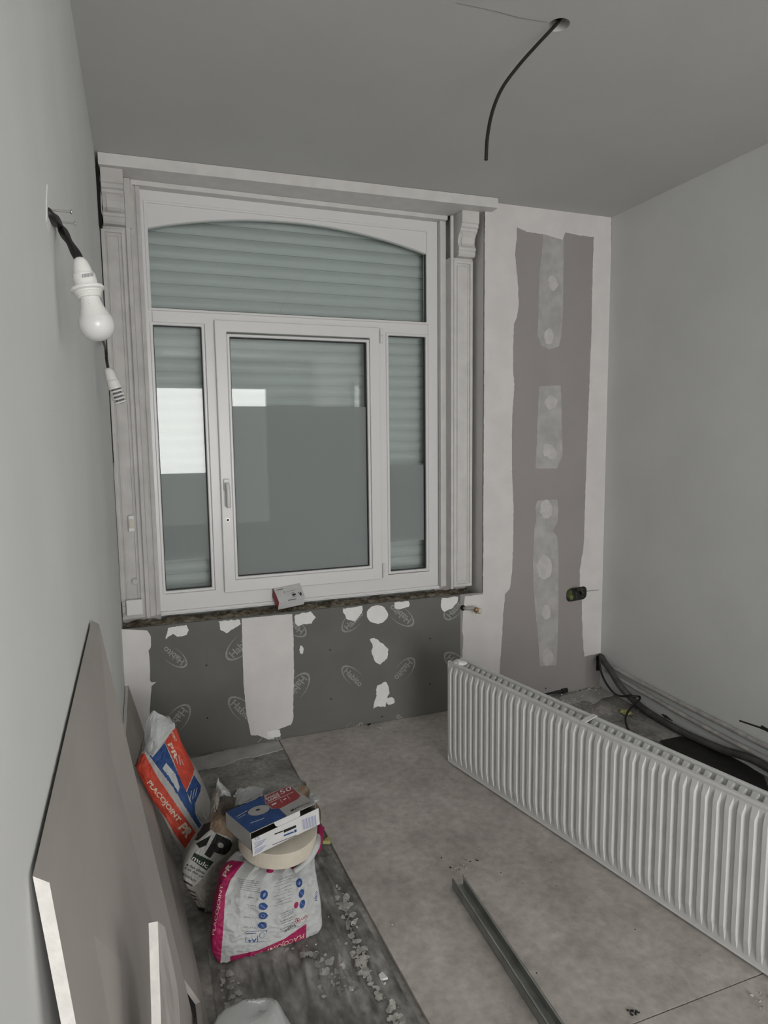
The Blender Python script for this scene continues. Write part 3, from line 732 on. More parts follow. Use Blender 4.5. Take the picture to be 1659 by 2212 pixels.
q = FL(1640,1648,0.06); cpts.append(q); cpts.append(q+Vector((0.0,-0.3,-0.035)))
cp = smooth_pts(cpts, 24)
part('conduit_tube', MB().tube(cp, [0.0165+0.0012*(i % 2) for i in range(len(cp))], 12), 'conduit', label='thick grey flexible conduit running from the corner across the floor', cat='conduit', smooth=True)
kp = [onp(1296,1422,0,2.44), onp(1297,1445,0,2.43), onp(1306,1470,0,2.42), onp(1322,1493,0,2.42), FL(1338,1503,0.06), FL(1362,1504,0.07), FL(1381,1505,0.07), FL(1381,1511,0.07), FL(1372,1521,0.065), FL(1358,1535,0.05), FL(1351,1551,0.03), FL(1353,1566,0.025), FL(1359,1580,0.02), FL(1368,1600,0.012)]
part('thin_cable', MB().tube(smooth_pts(kp, 6), 0.0055, 8), 'black_cable', label='thin black cable looping over the grey conduit in the corner', cat='cable', smooth=True)
part('corner_slot', MB().box(ROOM_W-0.028, ROOM_W-0.002, -0.003, -0.0019, 0.10, 0.188), 'deep_shade', wall_back)
part('cable_stub', MB().tube([onp(1598,1557,0,2.40), onp(1640,1571,0,2.40), onp(1652,1576,0,2.40)], [0.0035,0.004,0.004], 8).tube([onp(1645,1570,0,2.40), onp(1659,1578,0,2.40), onp(1690,1590,0,2.40), (2.42,-1.6,0.14), (2.50,-1.8,0.06), (2.52,-2.1,0.02)], 0.007, 8), 'black_cable', label='black cable end with pointed tip at the right picture edge', cat='cable')
part('black_tube', MB().tube([FL(1150,1503,0.01), FL(1186,1497,0.01), FL(1214,1493,0.012)], 0.010, 10).tube([FL(1212,1493,0.013), FL(1224,1490,0.014)], 0.014, 10), 'black_plastic', label='short black plastic tube along the foot of the grey plasterboard', cat='tube')
part('black_offcut', MB().tube([FL(1430,1543,0.05), FL(1438,1548,0.052), FL(1452,1557,0.05)], [0.003,0.007,0.002], 6), 'black_plastic', label='small black scrap caught on the grey conduit', cat='scrap')

# ================================================================== FLOOR COVERING
def sheet(name, pts, t, m, label, cat, group=None, parent=None):
    n = len(pts); mb = MB().add([(a,b,t) for a,b in pts]+[(a,b,0.0005) for a,b in pts], [tuple(range(n)), tuple(reversed(range(n,2*n)))]+[(k,n+k,n+(k+1)%n,(k+1)%n) for k in range(n)])
    return part(name, mb, m, parent, label=label, cat=cat, group=group)
HB = 0.010
hard = sheet('hardboard_sheet', [(0.673,-0.004),(2.02,-0.004),(2.09,-0.42),(2.11,-0.75),(2.13,-1.849),(0.722,-1.849),(0.690,-1.05),(0.678,-0.55),(0.700,-0.44),(0.683,-0.40)], HB, 'hardboard', 'large stained brown hardboard sheet covering the floor by the window', 'board', 'hardboard sheets on the floor')
hard2 = sheet('hardboard_sheet', [(0.735,-1.853),(2.13,-1.853),(2.13,-3.1),(0.74,-3.1)], HB, 'hardboard', 'second brown hardboard sheet at the bottom right of the floor', 'board', 'hardboard sheets on the floor')
def drape(x0, x1, y0, y1, nx, ny, fn):
    V = []
    for j in range(ny+1):
        for i in range(nx+1):
            a = i/nx; b = j/ny
            xa, xb = x0(b), x1(b); x = xa+(xb-xa)*a; y = y0+(y1-y0)*b
            V.append((x, y, fn(x, y)))
    return MB().add(V, [(j*(nx+1)+i, j*(nx+1)+i+1, (j+1)*(nx+1)+i+1, (j+1)*(nx+1)+i) for j in range(ny) for i in range(nx)])
def creases(x, y):
    s = 0.0
    for a, b, w, h in ((0.27,0.03,0.008,0.018),(0.32,0.02,0.007,0.020),(0.36,-0.03,0.006,0.022),(0.395,-0.05,0.006,0.022),(0.43,-0.03,0.005,0.016),(0.47,0.03,0.008,0.022),(0.51,0.05,0.006,0.020),(0.56,0.02,0.008,0.018),(0.60,-0.04,0.006,0.018),(0.64,-0.02,0.008,0.018)):
        c = a+b*(y+1.4)*1.5+0.012*noise.noise(Vector((y*9, a*40, 2)))
        d = (x-c)/w; s += h*math.exp(-d*d)*(0.6+0.6*noise.noise(Vector((y*6, a*11, 5))))
    s += 0.004*noise.noise(Vector((x*30, y*22, 1)))+0.0025*noise.noise(Vector((x*70, y*60, 3)))
    for bx, by, rx, ry in ((0.40,-1.19,0.21,0.16),(0.30,-1.02,0.15,0.14),(0.33,-1.6,0.24,0.20)):
        q = ((x-bx)/rx)**2+((y-by)/ry)**2
        s *= 1-0.97*math.exp(-max(0, q-0.7)*3.0)
    return max(0.0012, 0.002+s*(0.85 if x < 0.69 else 0.2))
plastic = part('plastic_sheet', drape(lambda b: 0.224+0.006*b, lambda b: 0.672+0.045*b*b, -0.78, -1.95, 120, 190, creases), 'plastic_sheet', label='crumpled dark grey plastic dust sheet on the floor beside the hardboard', cat='plastic sheet', smooth=True)
part('dark_patch', MB().add([tuple(FL(*q, 0.004)) for q in [(1425,1600),(1470,1590),(1545,1614),(1600,1643),(1650,1676),(1659,1700),(1659,1790),(1560,1720),(1480,1660)]], [tuple(range(9))]), 'black_plastic', label='flat near-black patch on the floor behind the radiator', cat='plastic sheet')  # flat near-black polygon just above the floor

# ================================================================== RADIATOR
RA = Vector((1.326,-0.508,0)); RB = Vector((1.606,-1.868,0)); re = (RB-RA).normalized(); rn = Vector((re.y, -re.x, 0))
if rn.x > 0: rn = -rn
RZ0, RZ1 = 0.0165, 0.478; RP = 0.0345; RNP = 54; RL = RP*RNP+0.012
rad = thing('radiator', 'long white ribbed panel radiator standing on the hardboard floor', 'radiator', RA+Vector((0,0,RZ0)))
def rib_sheet(back, sgn, t=0.004, d=0.012, top=0.0):
    """one embossed face; back = distance behind the front face, sgn = +1 relief toward the room side"""
    zs = [RZ0+0.004, RZ0+0.018, RZ0+0.062, RZ0+0.075, RZ1-0.060+top, RZ1-0.048+top, RZ1-0.016+top*0.35, RZ1-0.004]
    rel = [0, 0, 0.93, 1, 1, 0.93, 0, 0]
    ss = [0.0]; hh = [0]
    for k in range(RNP):
        b = 0.006+k*RP
        for q, h in ((0.0,0),(0.14,0),(0.20,1),(0.56,1),(0.74,0)): ss.append(b+q*RP); hh.append(h)
    ss.append(RL); hh.append(0)
    V = []
    for z, r in zip(zs, rel):
        for s, h in zip(ss, hh):
            V.append(RA+re*s-rn*(back-sgn*(d*h*r))+Vector((0,0,z)))
    n = len(ss)
    return MB().add(V, [(j*n+i, j*n+i+1, (j+1)*n+i+1, (j+1)*n+i) for j in range(len(zs)-1) for i in range(n-1)])
def bar(s0, s1, b0, b1, z0, z1):
    c = [RA+re*s-rn*b for s, b in ((s0,b0),(s1,b0),(s1,b1),(s0,b1))]
    return MB().hexa([p+Vector((0,0,z0)) for p in c]+[p+Vector((0,0,z1)) for p in c])
for nm, b in (('front_panel', 0.0), ('rear_panel', 0.066)):
    pn = part(nm, rib_sheet(b+0.0, 1, top=0.0 if b == 0 else 0.024, d=0.0095 if b == 0 else 0.015), 'radiator_white', rad)
    part('inner_face', rib_sheet(b+0.010, -1, d=0.009), 'radiator_white', pn)
    part('top_rim', bar(-0.002, RL+0.002, b-0.003, b+0.013, RZ1-0.012, RZ1), 'radiator_white', pn, bevel=0.004, seg=3)
    part('bottom_rim', bar(-0.002, RL+0.002, b-0.002, b+0.012, RZ0, RZ0+0.007), 'radiator_white', pn, bevel=0.0025, seg=3)
    part('end_rim', bar(-0.003, 0.006, b-0.002, b+0.012, RZ0+0.01, RZ1-0.01), 'radiator_white', pn, bevel=0.003)
fin = MB()
for k in range(RNP):
    s = 0.006+(k+0.5)*RP
    fin.add(bar(s-0.0006, s+0.0006, 0.022, 0.042, RZ0+0.04, RZ1-0.07).v, MB().box(0,1,0,1,0,1).f)
part('convector_fins', fin, 'radiator_white', rad)
part('water_pipe', bar(0.02, RL-0.02, 0.022, 0.056, RZ0+0.02, RZ0+0.04), 'radiator_white', rad, bevel=0.006)
s = 0.74
c = [RA+re*a-rn*b for a, b in ((s,0.0),(s+0.020,0.0),(s+0.005,0.078),(s-0.015,0.078))]
part('top_bracket', MB().hexa([p+Vector((0,0,RZ1+0.0005)) for p in c]+[p+Vector((0,0,RZ1+0.004)) for p in c]), 'pvc', rad, bevel=0.001)
bm = bmesh.new(); bmesh.ops.create_icosphere(bm, subdivisions=3, radius=1)
for v in bm.verts:
    q = v.co; nn = 1+0.35*noise.noise(q*2.2); v.co = RA+re*(0.055+q.x*0.034*nn)-rn*(0.022+q.y*0.024*nn)+Vector((0,0,RZ1+0.003+q.z*0.011*nn))
bm.verts.index_update(); part('foam_wrap', MB().add([v.co for v in bm.verts], [tuple(v.index for v in f.verts) for f in bm.faces]), 'plaster_white', rad, smooth=True); bm.free()

# ================================================================== BOARDS LEANING ON THE LEFT WALL
def board(name, label, back, t, away, face, white, group=None, bev=0.0):
    """back = corner loop of the back face; offset by `away` normal; `white` = edge indices that show the plaster core"""
    nrm = (back[1]-back[0]).cross(back[-1]-back[0]).normalized()
    if nrm.dot(away) < 0: nrm = -nrm
    n = len(back); fr = [p+nrm*t for p in back]
    if bev:
        fr[0] = fr[0]+(fr[1]-fr[0]).normalized()*bev; fr[3] = fr[3]+(fr[2]-fr[3]).normalized()*bev
    th = thing(name, label, 'plasterboard', (sum(p.x for p in back)/n, sum(p.y for p in back)/n, min(p.z for p in back)), group)
    part('paper_face', MB().add(fr, [tuple(range(n))]), face, th)
    part('back_face', MB().add(back, [tuple(reversed(range(n)))]), 'plasterboard_tan', th)
    for k in range(n):
        m = (k+1) % n
        part('cut_edge' if k in white else 'paper_edge', MB().add([back[k], back[m], fr[m], fr[k]], [(0,1,2,3)]), 'plasterboard_core' if k in white else face, th)
    return th, nrm, fr
T1 = Vector((0.004,-1.554,1.073)); T2 = Vector((0.004,-2.366,1.04)); Bf = Vector((0.160,-1.46,0.003)); Bn = Vector((0.092,-2.33,0.003))
pb1, n1, f1 = board('plasterboard_sheet', 'large pinkish grey plasterboard sheet leaning on left wall, white cut end', [T1, Bf, Bn, T2], 0.0125, Vector((1,0,0)), 'plasterboard_tan', (2,), 'plasterboards leaning on the left wall', bev=0.012)
board('plasterboard_sheet', 'low plasterboard strip leaning in the left corner behind the bags', [Vector((0.002,-0.004,0.372)), Vector((0.092,-0.004,0.002)), Vector((0.198,-1.53,0.002)), Vector((0.178,-1.53,0.040)), Vector((0.177,-1.445,0.042)), Vector((0.150,-1.435,0.09)), Vector((0.002,-1.42,0.372))], 0.0125, Vector((1,0,0)), 'plasterboard_tan', (6,), 'plasterboards leaning on the left wall')
bt = BVHTree.FromPolygons([p+n1*0.0150 for p in (T1+(T1-Bf)*2, Bf+(Bf-T1)*2, Bn+(Bn-T2)*2, T2+(T2-Bn)*2)], [(0,1,2,3)])
def on_board(x, y):
    h = bt.ray_cast(CAM, ray(x, y).normalized())[0]; return h
def floor_y(x, y):
    while y > 1500 and on_board(x, y).z < 0.004: y -= 1
    return on_board(x, y)
sp = [on_board(321,1994), on_board(327,2200), floor_y(332,2600), floor_y(395,2600), on_board(366,2140), on_board(352,2070), on_board(337,2006)]
pb3, n3, f3 = board('plasterboard_offcut', 'small plaster-smeared offcut leaning against the large plasterboard sheet', sp, 0.0125, Vector((1,0,0.2)), 'board_smear', (0,1,6), 'plasterboards leaning on the left wall')

# ================================================================== METAL STUD
su = thing('metal_stud', 'galvanised steel channel stud lying on the hardboard floor', 'metal profile', (0.985,-1.6,HB))
d = Vector((-0.036,-1,0)).normalized(); nrm = Vector((d.y,-d.x,0))
if nrm.x < 0: nrm = -nrm
cA = Vector((1.0035,-1.2485,HB+0.0006))
def stud(o0, o1, z0, z1, l0=0.0, l1=1.15):
    c = [cA+d*l+nrm*o for l, o in ((l0,o0),(l0,o1),(l1,o1),(l1,o0))]
    return MB().hexa([p+Vector((0,0,z0)) for p in c]+[p+Vector((0,0,z1)) for p in c])
part('web', stud(-0.020,0.020,0,0.0010), 'galvanised', su)
part('web_groove', stud(-0.004,0.004,0.0010,0.0030), 'galvanised', su, bevel=0.001)
for sg in (-1, 1):
    fl = part('flange', stud(min(sg*0.020,sg*0.0190),max(sg*0.020,sg*0.0190),0,0.030, 0.0 if sg < 0 else 0.0), 'galvanised', su)
    part('lip', stud(min(sg*0.020,sg*0.0145),max(sg*0.020,sg*0.0145),0.029,0.030), 'galvanised', fl)

# ================================================================== BAGS
def catmull(vals, t):
    n = len(vals)-1; i = min(int(t*n), n-1); f = t*n-i
    g = lambda k: Vector(vals[max(0, min(n, k))])
    p0, p1, p2, p3 = g(i-1), g(i), g(i+1), g(i+2)
    return 0.5*((2*p1)+(p2-p0)*f+(2*p0-5*p1+4*p2-p3)*f*f+(3*p1-p0-3*p2+p3)*f**3)
def bag_mesh(Lp, Rp, df, db, nv=64, nu=72, fr=0.5, wr=0.004, seed=0, fdir=Vector((0,-1,0)), top_open=False, pinch=0.0, sq=0.55):
    """closed paper bag: silhouette rows Lp/Rp (bottom to top) with front and back bulges"""
    V = []
    for j in range(nv+1):
        t = j/nv; L = catmull(Lp, t); R = catmull(Rp, t)
        a = catmull([(x,0,0) for x in df], t).x; b = catmull([(x,0,0) for x in db], t).x
        for i in range(nu):
            q = math.pi*i/(nu*fr) if i < nu*fr else math.pi+math.pi*(i-nu*fr)/(nu*(1-fr))
            c, s = math.cos(q), math.sin(q)
            u = 0.5-0.5*math.copysign(abs(c)**0.8, c)
            o = math.copysign(abs(s)**sq, s)
            P = L.lerp(R, u)+fdir*(a*o if o > 0 else b*o)
            nz = Vector((u*4.5, t*6.0, seed+(0 if o > 0 else 9)))
            w = wr*(0.8*noise.noise(nz*1.6)+0.9*abs(noise.noise(Vector((u*7+t*4, t*11-u*5, seed))))+0.7*(0.35-abs(noise.noise(Vector((u*13-t*9, t*16+u*4, seed+4)))))+0.3*noise.noise(nz*6.0))
            if pinch:
                w -= pinch*t**1.8*abs(math.sin(u*math.pi*5+2*noise.noise(Vector((t*3,seed,0)))))
            P = P+fdir*(w*(1 if o > 0 else -1)*min(1, abs(o)*1.5))
            P.z = max(P.z, 0.0065)
            V.append(P)
    F = [(j*nu+i, j*nu+(i+1)%nu, (j+1)*nu+(i+1)%nu, (j+1)*nu+i) for j in range(nv) for i in range(nu)]
    F.append(tuple(reversed(range(nu))))
    if not top_open: F.append(tuple(range(nv*nu,(nv+1)*nu)))
    return MB().add(V, F)
def crumple(rows, amp, seed, fdir=Vector((0,-1,0)), n=14):
    """crumpled paper patch from rows of (px, py, Y)"""
    G = [[BK(*p) for p in r] for r in rows]; V = []
    for j in range(n+1):
        t = j/n
        ends = [catmull([r[k] for r in G], t) for k in range(len(G[0]))]
        for i in range(n+1):
            p = catmull(ends, i/n); q = Vector((i/n*4, t*4, seed))
            V.append(p+fdir*amp*(noise.noise(q)+0.6*noise.noise(q*2.4))+Vector((0,0,amp*0.5*noise.noise(q*1.7+Vector((9,0,0))))))
    return MB().add(V, [(j*(n+1)+i, j*(n+1)+i+1, (j+1)*(n+1)+i+1, (j+1)*(n+1)+i) for j in range(n) for i in range(n)])

# --- tall red and blue bag at the back
Y1 = [-0.775,-0.765,-0.745,-0.725,-0.70,-0.68,-0.665,-0.655,-0.645,-0.625,-0.61]
L1 = [BK(x,y,Y) for (x,y),Y in zip([(404,1862),(388,1838),(366,1790),(345,1750),(320,1708),(303,1675),(294,1652),(301,1630),(312,1612),(313,1580),(325,1546)],Y1)]
R1 = [BK(x,y,Y) for (x,y),Y in zip([(482,1838),(480,1805),(466,1765),(452,1725),(440,1695),(428,1670),(415,1648),(403,1625),(392,1603),(382,1575),(366,1548)],Y1)]
b1 = thing('plaster_bag', 'tall torn red, white and blue plaster bag leaning in the left corner', 'bag', (0.24,-0.74,0.006), 'bags of jointing plaster')
bo1 = part('body', bag_mesh(L1,R1,[0.03,0.05,0.055,0.055,0.05,0.045,0.04,0.03,0.024,0.018,0.01],[0.03,0.05,0.05,0.05,0.045,0.04,0.03,0.025,0.02,0.015,0.01],seed=1,wr=0.005,nv=300,nu=260,fr=0.77), 'paper_white', b1, smooth=True)
paint(bo1, [
    ([PG([(296,1640),(302,1630),(312,1627),(340,1678),(380,1737),(424,1800),(420,1850),(404,1838),(380,1806),(360,1770),(327,1727),(300,1684),(290,1655)]),
     PG([(374,1569),(388,1572),(392,1600),(420,1660),(417,1674),(399,1716),(385,1672),(373,1638),(356,1603)])], 'ink_red'),
    ([PG([(313,1619),(330,1636),(356,1604),(361,1617),(385,1672),(404,1714),(422,1758),(434,1783),(430,1790),(404,1750),(373,1700),(345,1663)]),
     PG([(419,1674),(434,1697),(433,1709),(421,1737),(422,1761),(437,1785),(431,1786),(417,1761),(401,1717)]), PG([(441,1776),(446,1770),(448,1782),(443,1786)])], 'ink_blue'),
    ([PG([(351,1660),(359,1648),(379,1672),(388,1700),(385,1711),(364,1676)]), PG([(404,1712),(409,1722),(415,1738),(409,1730)]), PG([(311,1612),(356,1598),(340,1622),(330,1636),(321,1627)]),
     LN((414,1708),(410,1728),1.4), LN((420,1704),(416,1726),1.2), LN((426,1702),(421,1722),1.2), LN((378,1630),(384,1650),1.5), LN((386,1632),(390,1652),1.5), LN((392,1640),(396,1652),1.3)], 'paper_bright'),
    ([T('PLACOJOINT', (317,1691),(384,1776),10,0.03), T('PR', (385,1788),(404,1811),19,0.05), T('PR', (362,1608),(378,1640),9,0.02), T('JOINT', (369,1582),(378,1602),5,0.02)], 'ink_cream'),
])
part('torn_top', crumple([[(311,1622,-0.66),(330,1632,-0.69),(352,1606,-0.69),(378,1572,-0.65)],[(313,1585,-0.64),(328,1590,-0.68),(350,1575,-0.68),(377,1562,-0.64)],[(314,1560,-0.63),(331,1536,-0.64),(350,1545,-0.65),(370,1556,-0.63)]],0.008,4), 'paper_bright', b1, smooth=False)
part('torn_liner', crumple([[(290,1658,-0.66),(298,1650,-0.69),(304,1634,-0.68)],[(297,1640,-0.66),(304,1628,-0.69),(308,1612,-0.68)],[(304,1612,-0.64),(308,1600,-0.66),(313,1580,-0.64)]],0.010,7), 'kraft', b1)

# --- black and white bag in the middle
Y2 = [-1.045,-1.035,-1.02,-1.005,-0.99,-0.98,-0.975,-0.97,-0.965,-0.96]
L2p = [BK(x,y,Y) for (x,y),Y in zip([(443,1988),(428,1958),(408,1922),(394,1890),(396,1860),(410,1829),(431,1799),(450,1774),(458,1748),(458,1722)],Y2)]
R2p = [BK(x,y,Y) for (x,y),Y in zip([(560,1985),(562,1940),(560,1900),(555,1868),(545,1838),(532,1808),(522,1785),(524,1765),(545,1742),(562,1715)],Y2)]
b2 = thing('mortar_bag', 'open dusty black and white bag with green label between the two plaster bags', 'bag', (0.3,-1.02,0.006), 'bags of jointing plaster')
bo2 = part('body', bag_mesh(L2p,R2p,[0.03,0.045,0.055,0.06,0.058,0.052,0.05,0.045,0.04,0.045],[0.03,0.06,0.07,0.07,0.07,0.06,0.05,0.04,0.035,0.04],seed=21,wr=0.007,top_open=True,nv=300,nu=300,fr=0.77), 'paper_dusty', b2, smooth=True)
paint(bo2, [
    ([PG([(400,1905),(393,1885),(398,1858),(412,1828),(440,1780),(462,1790),(468,1795),(500,1812),(498,1840),(470,1862),(440,1895),(420,1915)])], 'paper_white'),
    ([PG([(419,1815),(440,1780),(459,1774),(470,1779),(445,1800),(428,1815)]), PG([(423,1822),(456,1804),(446,1826),(431,1832)]),
     PG([(467,1800),(498,1815),(502,1824),(497,1838),(486,1847),(474,1845),(463,1841),(454,1854),(441,1846),(455,1823)]), PG([(424,1958),(442,1962),(442,1971),(430,1967)])], 'ink_black'),
    ([EL(477,1826,7,5.5,25)], 'paper_white'),
    ([PG([(420,1842),(462,1862),(446,1881),(412,1856)])], 'ink_green'),
    ([T('mulc', (414,1856),(447,1876),10,0.01)], 'ink_white'),
    ([T('e des plaqu', (402,1869),(442,1889),5.5,0.02), T('s et des joi', (399,1876),(438,1897),5.5,0.02), T('rebouchage', (391,1888),(422,1906),7,0.02), LN((394,1901),(416,1914),3.4), LN((404,1921),(422,1929),2.6), LN((412,1932),(424,1938),2.6), LN((418,1941),(426,1944),2.2)], 'ink_black'),
])
part('opening', MB().add([L2p[-2].lerp(R2p[-2],0.5)+Vector((0.045*math.cos(q),0.04*math.sin(q),0.004)) for q in [2*math.pi*i/20 for i in range(20)]], [tuple(range(20))]), 'deep_shade', b2)
part('dark_mouth', crumple([[(466,1756,-1.04),(484,1760,-1.05),(505,1752,-1.05)],[(468,1738,-1.03),(486,1738,-1.04),(508,1738,-1.04)],[(472,1722,-1.0),(488,1720,-1.0),(510,1722,-1.0)]],0.006,38), 'card_inside', b2)  # brown paper with the shade of the bag's cavity put into its colour
part('torn_flap', crumple([[(452,1760,-1.03),(460,1756,-1.06),(470,1750,-1.05)],[(456,1730,-1.0),(464,1728,-1.04),(474,1728,-1.03)],[(462,1706,-0.97),(468,1702,-0.98),(478,1704,-0.98)]],0.018,31), 'paper_dusty', b2)
part('torn_flap', crumple([[(470,1722,-0.98),(482,1726,-1.0),(500,1722,-1.0)],[(467,1700,-0.96),(478,1706,-0.98),(496,1712,-0.98)],[(471,1678,-0.95),(476,1690,-0.95),(492,1706,-0.95)]],0.010,33), 'paper_bright', b2)
part('torn_flap', crumple([[(500,1742,-1.02),(530,1735,-1.02),(566,1722,-1.0)],[(504,1722,-0.98),(532,1712,-0.98),(570,1705,-0.96)],[(512,1706,-0.95),(535,1700,-0.94),(577,1702,-0.93)]],0.012,35), 'paper_bright', b2)
part('kraft_lining', crumple([[(452,1790,-1.03),(470,1800,-1.06),(500,1812,-1.06)],[(458,1762,-1.02),(478,1772,-1.05),(505,1785,-1.05)],[(462,1735,-1.0),(482,1750,-1.03),(505,1758,-1.03)]],0.008,37), 'kraft', b2)

# --- white and magenta bag in front
axis = Vector((0.06,-0.14,1)).normalized(); ct = Vector((0.450,-1.135,0.226))
RO, RI, RWD = 0.117, 0.05, 0.05
F3 = lambda x, y: FL(x, y, 0.007)
L3 = [F3(472,2078), BK(457,2050,-1.262), BK(457,2012,-1.252), BK(461,1970,-1.24), BK(468,1930,-1.228), BK(480,1890,-1.205), BK(505,1862,-1.17), BK(530,1850,-1.14)]
R3 = [F3(686,2012), BK(694,1992,-1.25), BK(693,1968,-1.24), BK(690,1935,-1.23), BK(684,1900,-1.215), BK(679,1868,-1.19), BK(678,1842,-1.165), BK(674,1828,-1.14)]
b3 = thing('plaster_bag', 'white bag with magenta side bands standing on the plastic sheet under the tape box', 'bag', (0.4,-1.2,0.006), 'bags of jointing plaster')
bm3 = bag_mesh(L3,R3,[0.012,0.028,0.036,0.040,0.042,0.038,0.03,0.02],[0.06,0.08,0.085,0.085,0.08,0.075,0.07,0.05],seed=5,wr=0.0075,pinch=0.030,nv=300,nu=390,fr=0.77)
def press(v):
    v = Vector(v); q = v-ct; h = q.dot(axis); r = (q-axis*h).length
    if r < RO+0.02 and h > -0.0015: v = v-axis*(h+0.0015)*min(1, (RO+0.02-r)/0.02)
    return tuple(v)
bm3.v = [press(v) for v in bm3.v]
bo3 = part('body', bm3, 'paper_bright', b3, smooth=True)
up = (0.35, 0.94)
ln = []
def up_text(s, x0, y0, x1, y1, h): ln.append(T(s, (x0,y0), (x1,y1), h, 0.0, None))
for s, x0, y0, x1, y1, h in (('Consommation', 558,1941,528,1934,4), ('Travaux', 556,1963,536,1959,4), ('intérieurs', 556,1957,532,1953,3.5), ('Temps d\'emploi', 556,1983,524,1979,4), ('Application', 556,2004,526,2001,4)):
    up_text(s, x0, y0, x1, y1, h)
for i in range(6): ln.append(LN((562-i*0.6,1928-4.6*i),(520-i*1.5,1921-4.6*i),1.2))
for i in range(10): ln.append(LN((640-(i%3)*3,1962+4.6*i-(i>6)*1),(604+(i%4)*3,1975+4.6*i*0.93),1.1))
for i in range(9): ln.append(LN((632-(i%2)*4,1890+7*i),(600-(i%3)*4,1902+7*i),0.9))
paint(bo3, [
    ([PG([(476,1868),(500,1858),(528,1862),(514,1879),(497,1903),(487,1932),(482,2010),(476,2083),(450,2076),(452,1992),(464,1905)]),
     PG([(497,2066),(557,2053),(613,2029),(662,1995),(661,2030),(613,2051),(557,2070),(520,2076),(497,2077)]), PG([(679,1862),(684,1862),(690,1905),(686,1905)])], 'ink_magenta'),
    ([T('PLACOJOINT  PR 4', (657,2017),(541,2066),9,0.012,(-0.05,1.0)), T('PLACOJOINT', (463,2020),(482,1912),6,0.0), T('PR', (488,1895),(502,1868),9,0.02)], 'ink_cream'),
    ([EL(570,1933,8.5,10.5,20), EL(568,1958,10,8), EL(568,1978,10,7.5), EL(567,1999,10,7.5), EL(646,1907,7,10,10), EL(651,1930,5.5,10,18), EL(653,1953,5.5,10,18), EL(643,1853,9,9)], 'ink_blue'),
    ([EL(571,1933,2.5,5,25), RING(568,1978,5,4,1.2), LN((563,1955),(573,1962),1.6), LN((564,1996),(571,2003),1.6), EL(647,1908,2,4,15), LN((648,1926),(654,1934),1.2), LN((650,1950),(656,1956),1.2)], 'ink_lilac'),
    ([EL(633,1871,6.5,6.5), EL(640,1955,4.5,7.5,18), EL(583,1881,8,5)], 'ink_magenta'),
    (ln, 'ink_grey'),
    ([LN((531,2013),(576,2010),1.0), LN((531,2036),(575,2034),1.0), LN((531,2013),(531,2036),1.0), LN((576,2010),(575,2034),1.0), LN((556,2012),(556,2035),1.0), T('A+', (554,2027),(535,2028),9,0.02), RING(566,2021,6,6,1), LN((533,2017),(553,2016),1.6)], 'ink_blue'),
    ([T('Produit', (636,1995),(612,2011),6,0.02), ], 'ink_black'),
    ([RING(643,1989,6,6,1.3), LN((640,1989),(646,1989),1.6), LN((643,1986),(643,1992),1.6), T('Les', (661,1977),(650,1985),6,0.01)], 'ink_darkred'),
    ([T('placo', (684,1946),(686,1926),6,0.02)], 'ink_blue'),
])
part('folded_lip', MB().tube(smooth_pts([BK(636,1882,-1.225),BK(655,1868,-1.225),BK(672,1848,-1.215),BK(683,1826,-1.20),BK(684,1808,-1.16)],6), [0.009]*8+[0.011]*9+[0.012]*8, 12), 'paper_bright', b3, smooth=True)
part('magenta_corner', crumple([[(672,1828,-1.16),(682,1832,-1.17),(690,1846,-1.17)],[(676,1805,-1.13),(688,1806,-1.15),(697,1816,-1.15)],[(682,1786,-1.09),(690,1782,-1.10),(701,1786,-1.10)]],0.006,41), 'ink_magenta', b3)
part('bottom_fold', crumple([[(470,2082,-1.262),(490,2088,-1.268),(508,2082,-1.262)],[(474,2076,-1.262),(490,2078,-1.266),(508,2074,-1.262)]],0.003,43,n=8), 'paper_bright', b3)
part('brown_paper', crumple([[(655,1790,-1.08),(675,1800,-1.08),(690,1795,-1.08)],[(650,1740,-1.0),(672,1750,-1.0),(692,1750,-1.0)],[(645,1700,-0.95),(662,1698,-0.95),(680,1730,-0.95)]],0.008,45), 'kraft', label='crumpled brown kraft paper sticking out behind the tape box', cat='paper')
part('paper_scrap', crumple([[(672,1738,-1.02),(682,1734,-1.04),(692,1728,-1.02)],[(668,1722,-1.0),(680,1724,-1.02),(691,1722,-1.0)],[(670,1712,-0.98),(680,1715,-0.98),(688,1716,-0.98)]],0.006,47,n=8), 'paper_bright', label='small crumpled white paper scrap right of the tape box', cat='paper')
# bag top at the lower picture edge
Lb = [FL(440,2330,0.007), BK(448,2290,-1.62), BK(462,2245,-1.60), BK(485,2212,-1.57), BK(520,2188,-1.545), BK(560,2176,-1.53)]
Rb = [FL(668,2330,0.007), BK(660,2290,-1.62), BK(640,2245,-1.60), BK(622,2212,-1.57), BK(608,2183,-1.545), BK(598,2166,-1.53)]
b4 = thing('white_bag', 'crumpled top of a white bag at the bottom picture edge', 'bag', (0.33,-1.6,0.006))
part('body', bag_mesh(Lb,Rb,[0.02,0.04,0.045,0.04,0.03,0.012],[0.05,0.08,0.08,0.06,0.04,0.012],seed=61,wr=0.005), 'paper_bright', b4, smooth=True)

# ================================================================== TAPE ROLL AND BOX
tr = thing('joint_tape_roll', 'large cream paper tape roll lying under the box on the white bag', 'tape', ct)
part('tape', MB().lathe([(0,RI),(0,RO-0.001),(0.001,RO),(RWD-0.001,RO),(RWD,RO-0.001),(RWD,RI),(0,RI)], ct, axis, 56, caps=False), 'tape_paper', tr)
part('core', MB().lathe([(0,RI-0.0001),(RWD,RI-0.0001),(RWD,RI-0.004),(0,RI-0.004),(0,RI-0.0001)], ct, axis, 40, caps=False), 'kraft', tr)

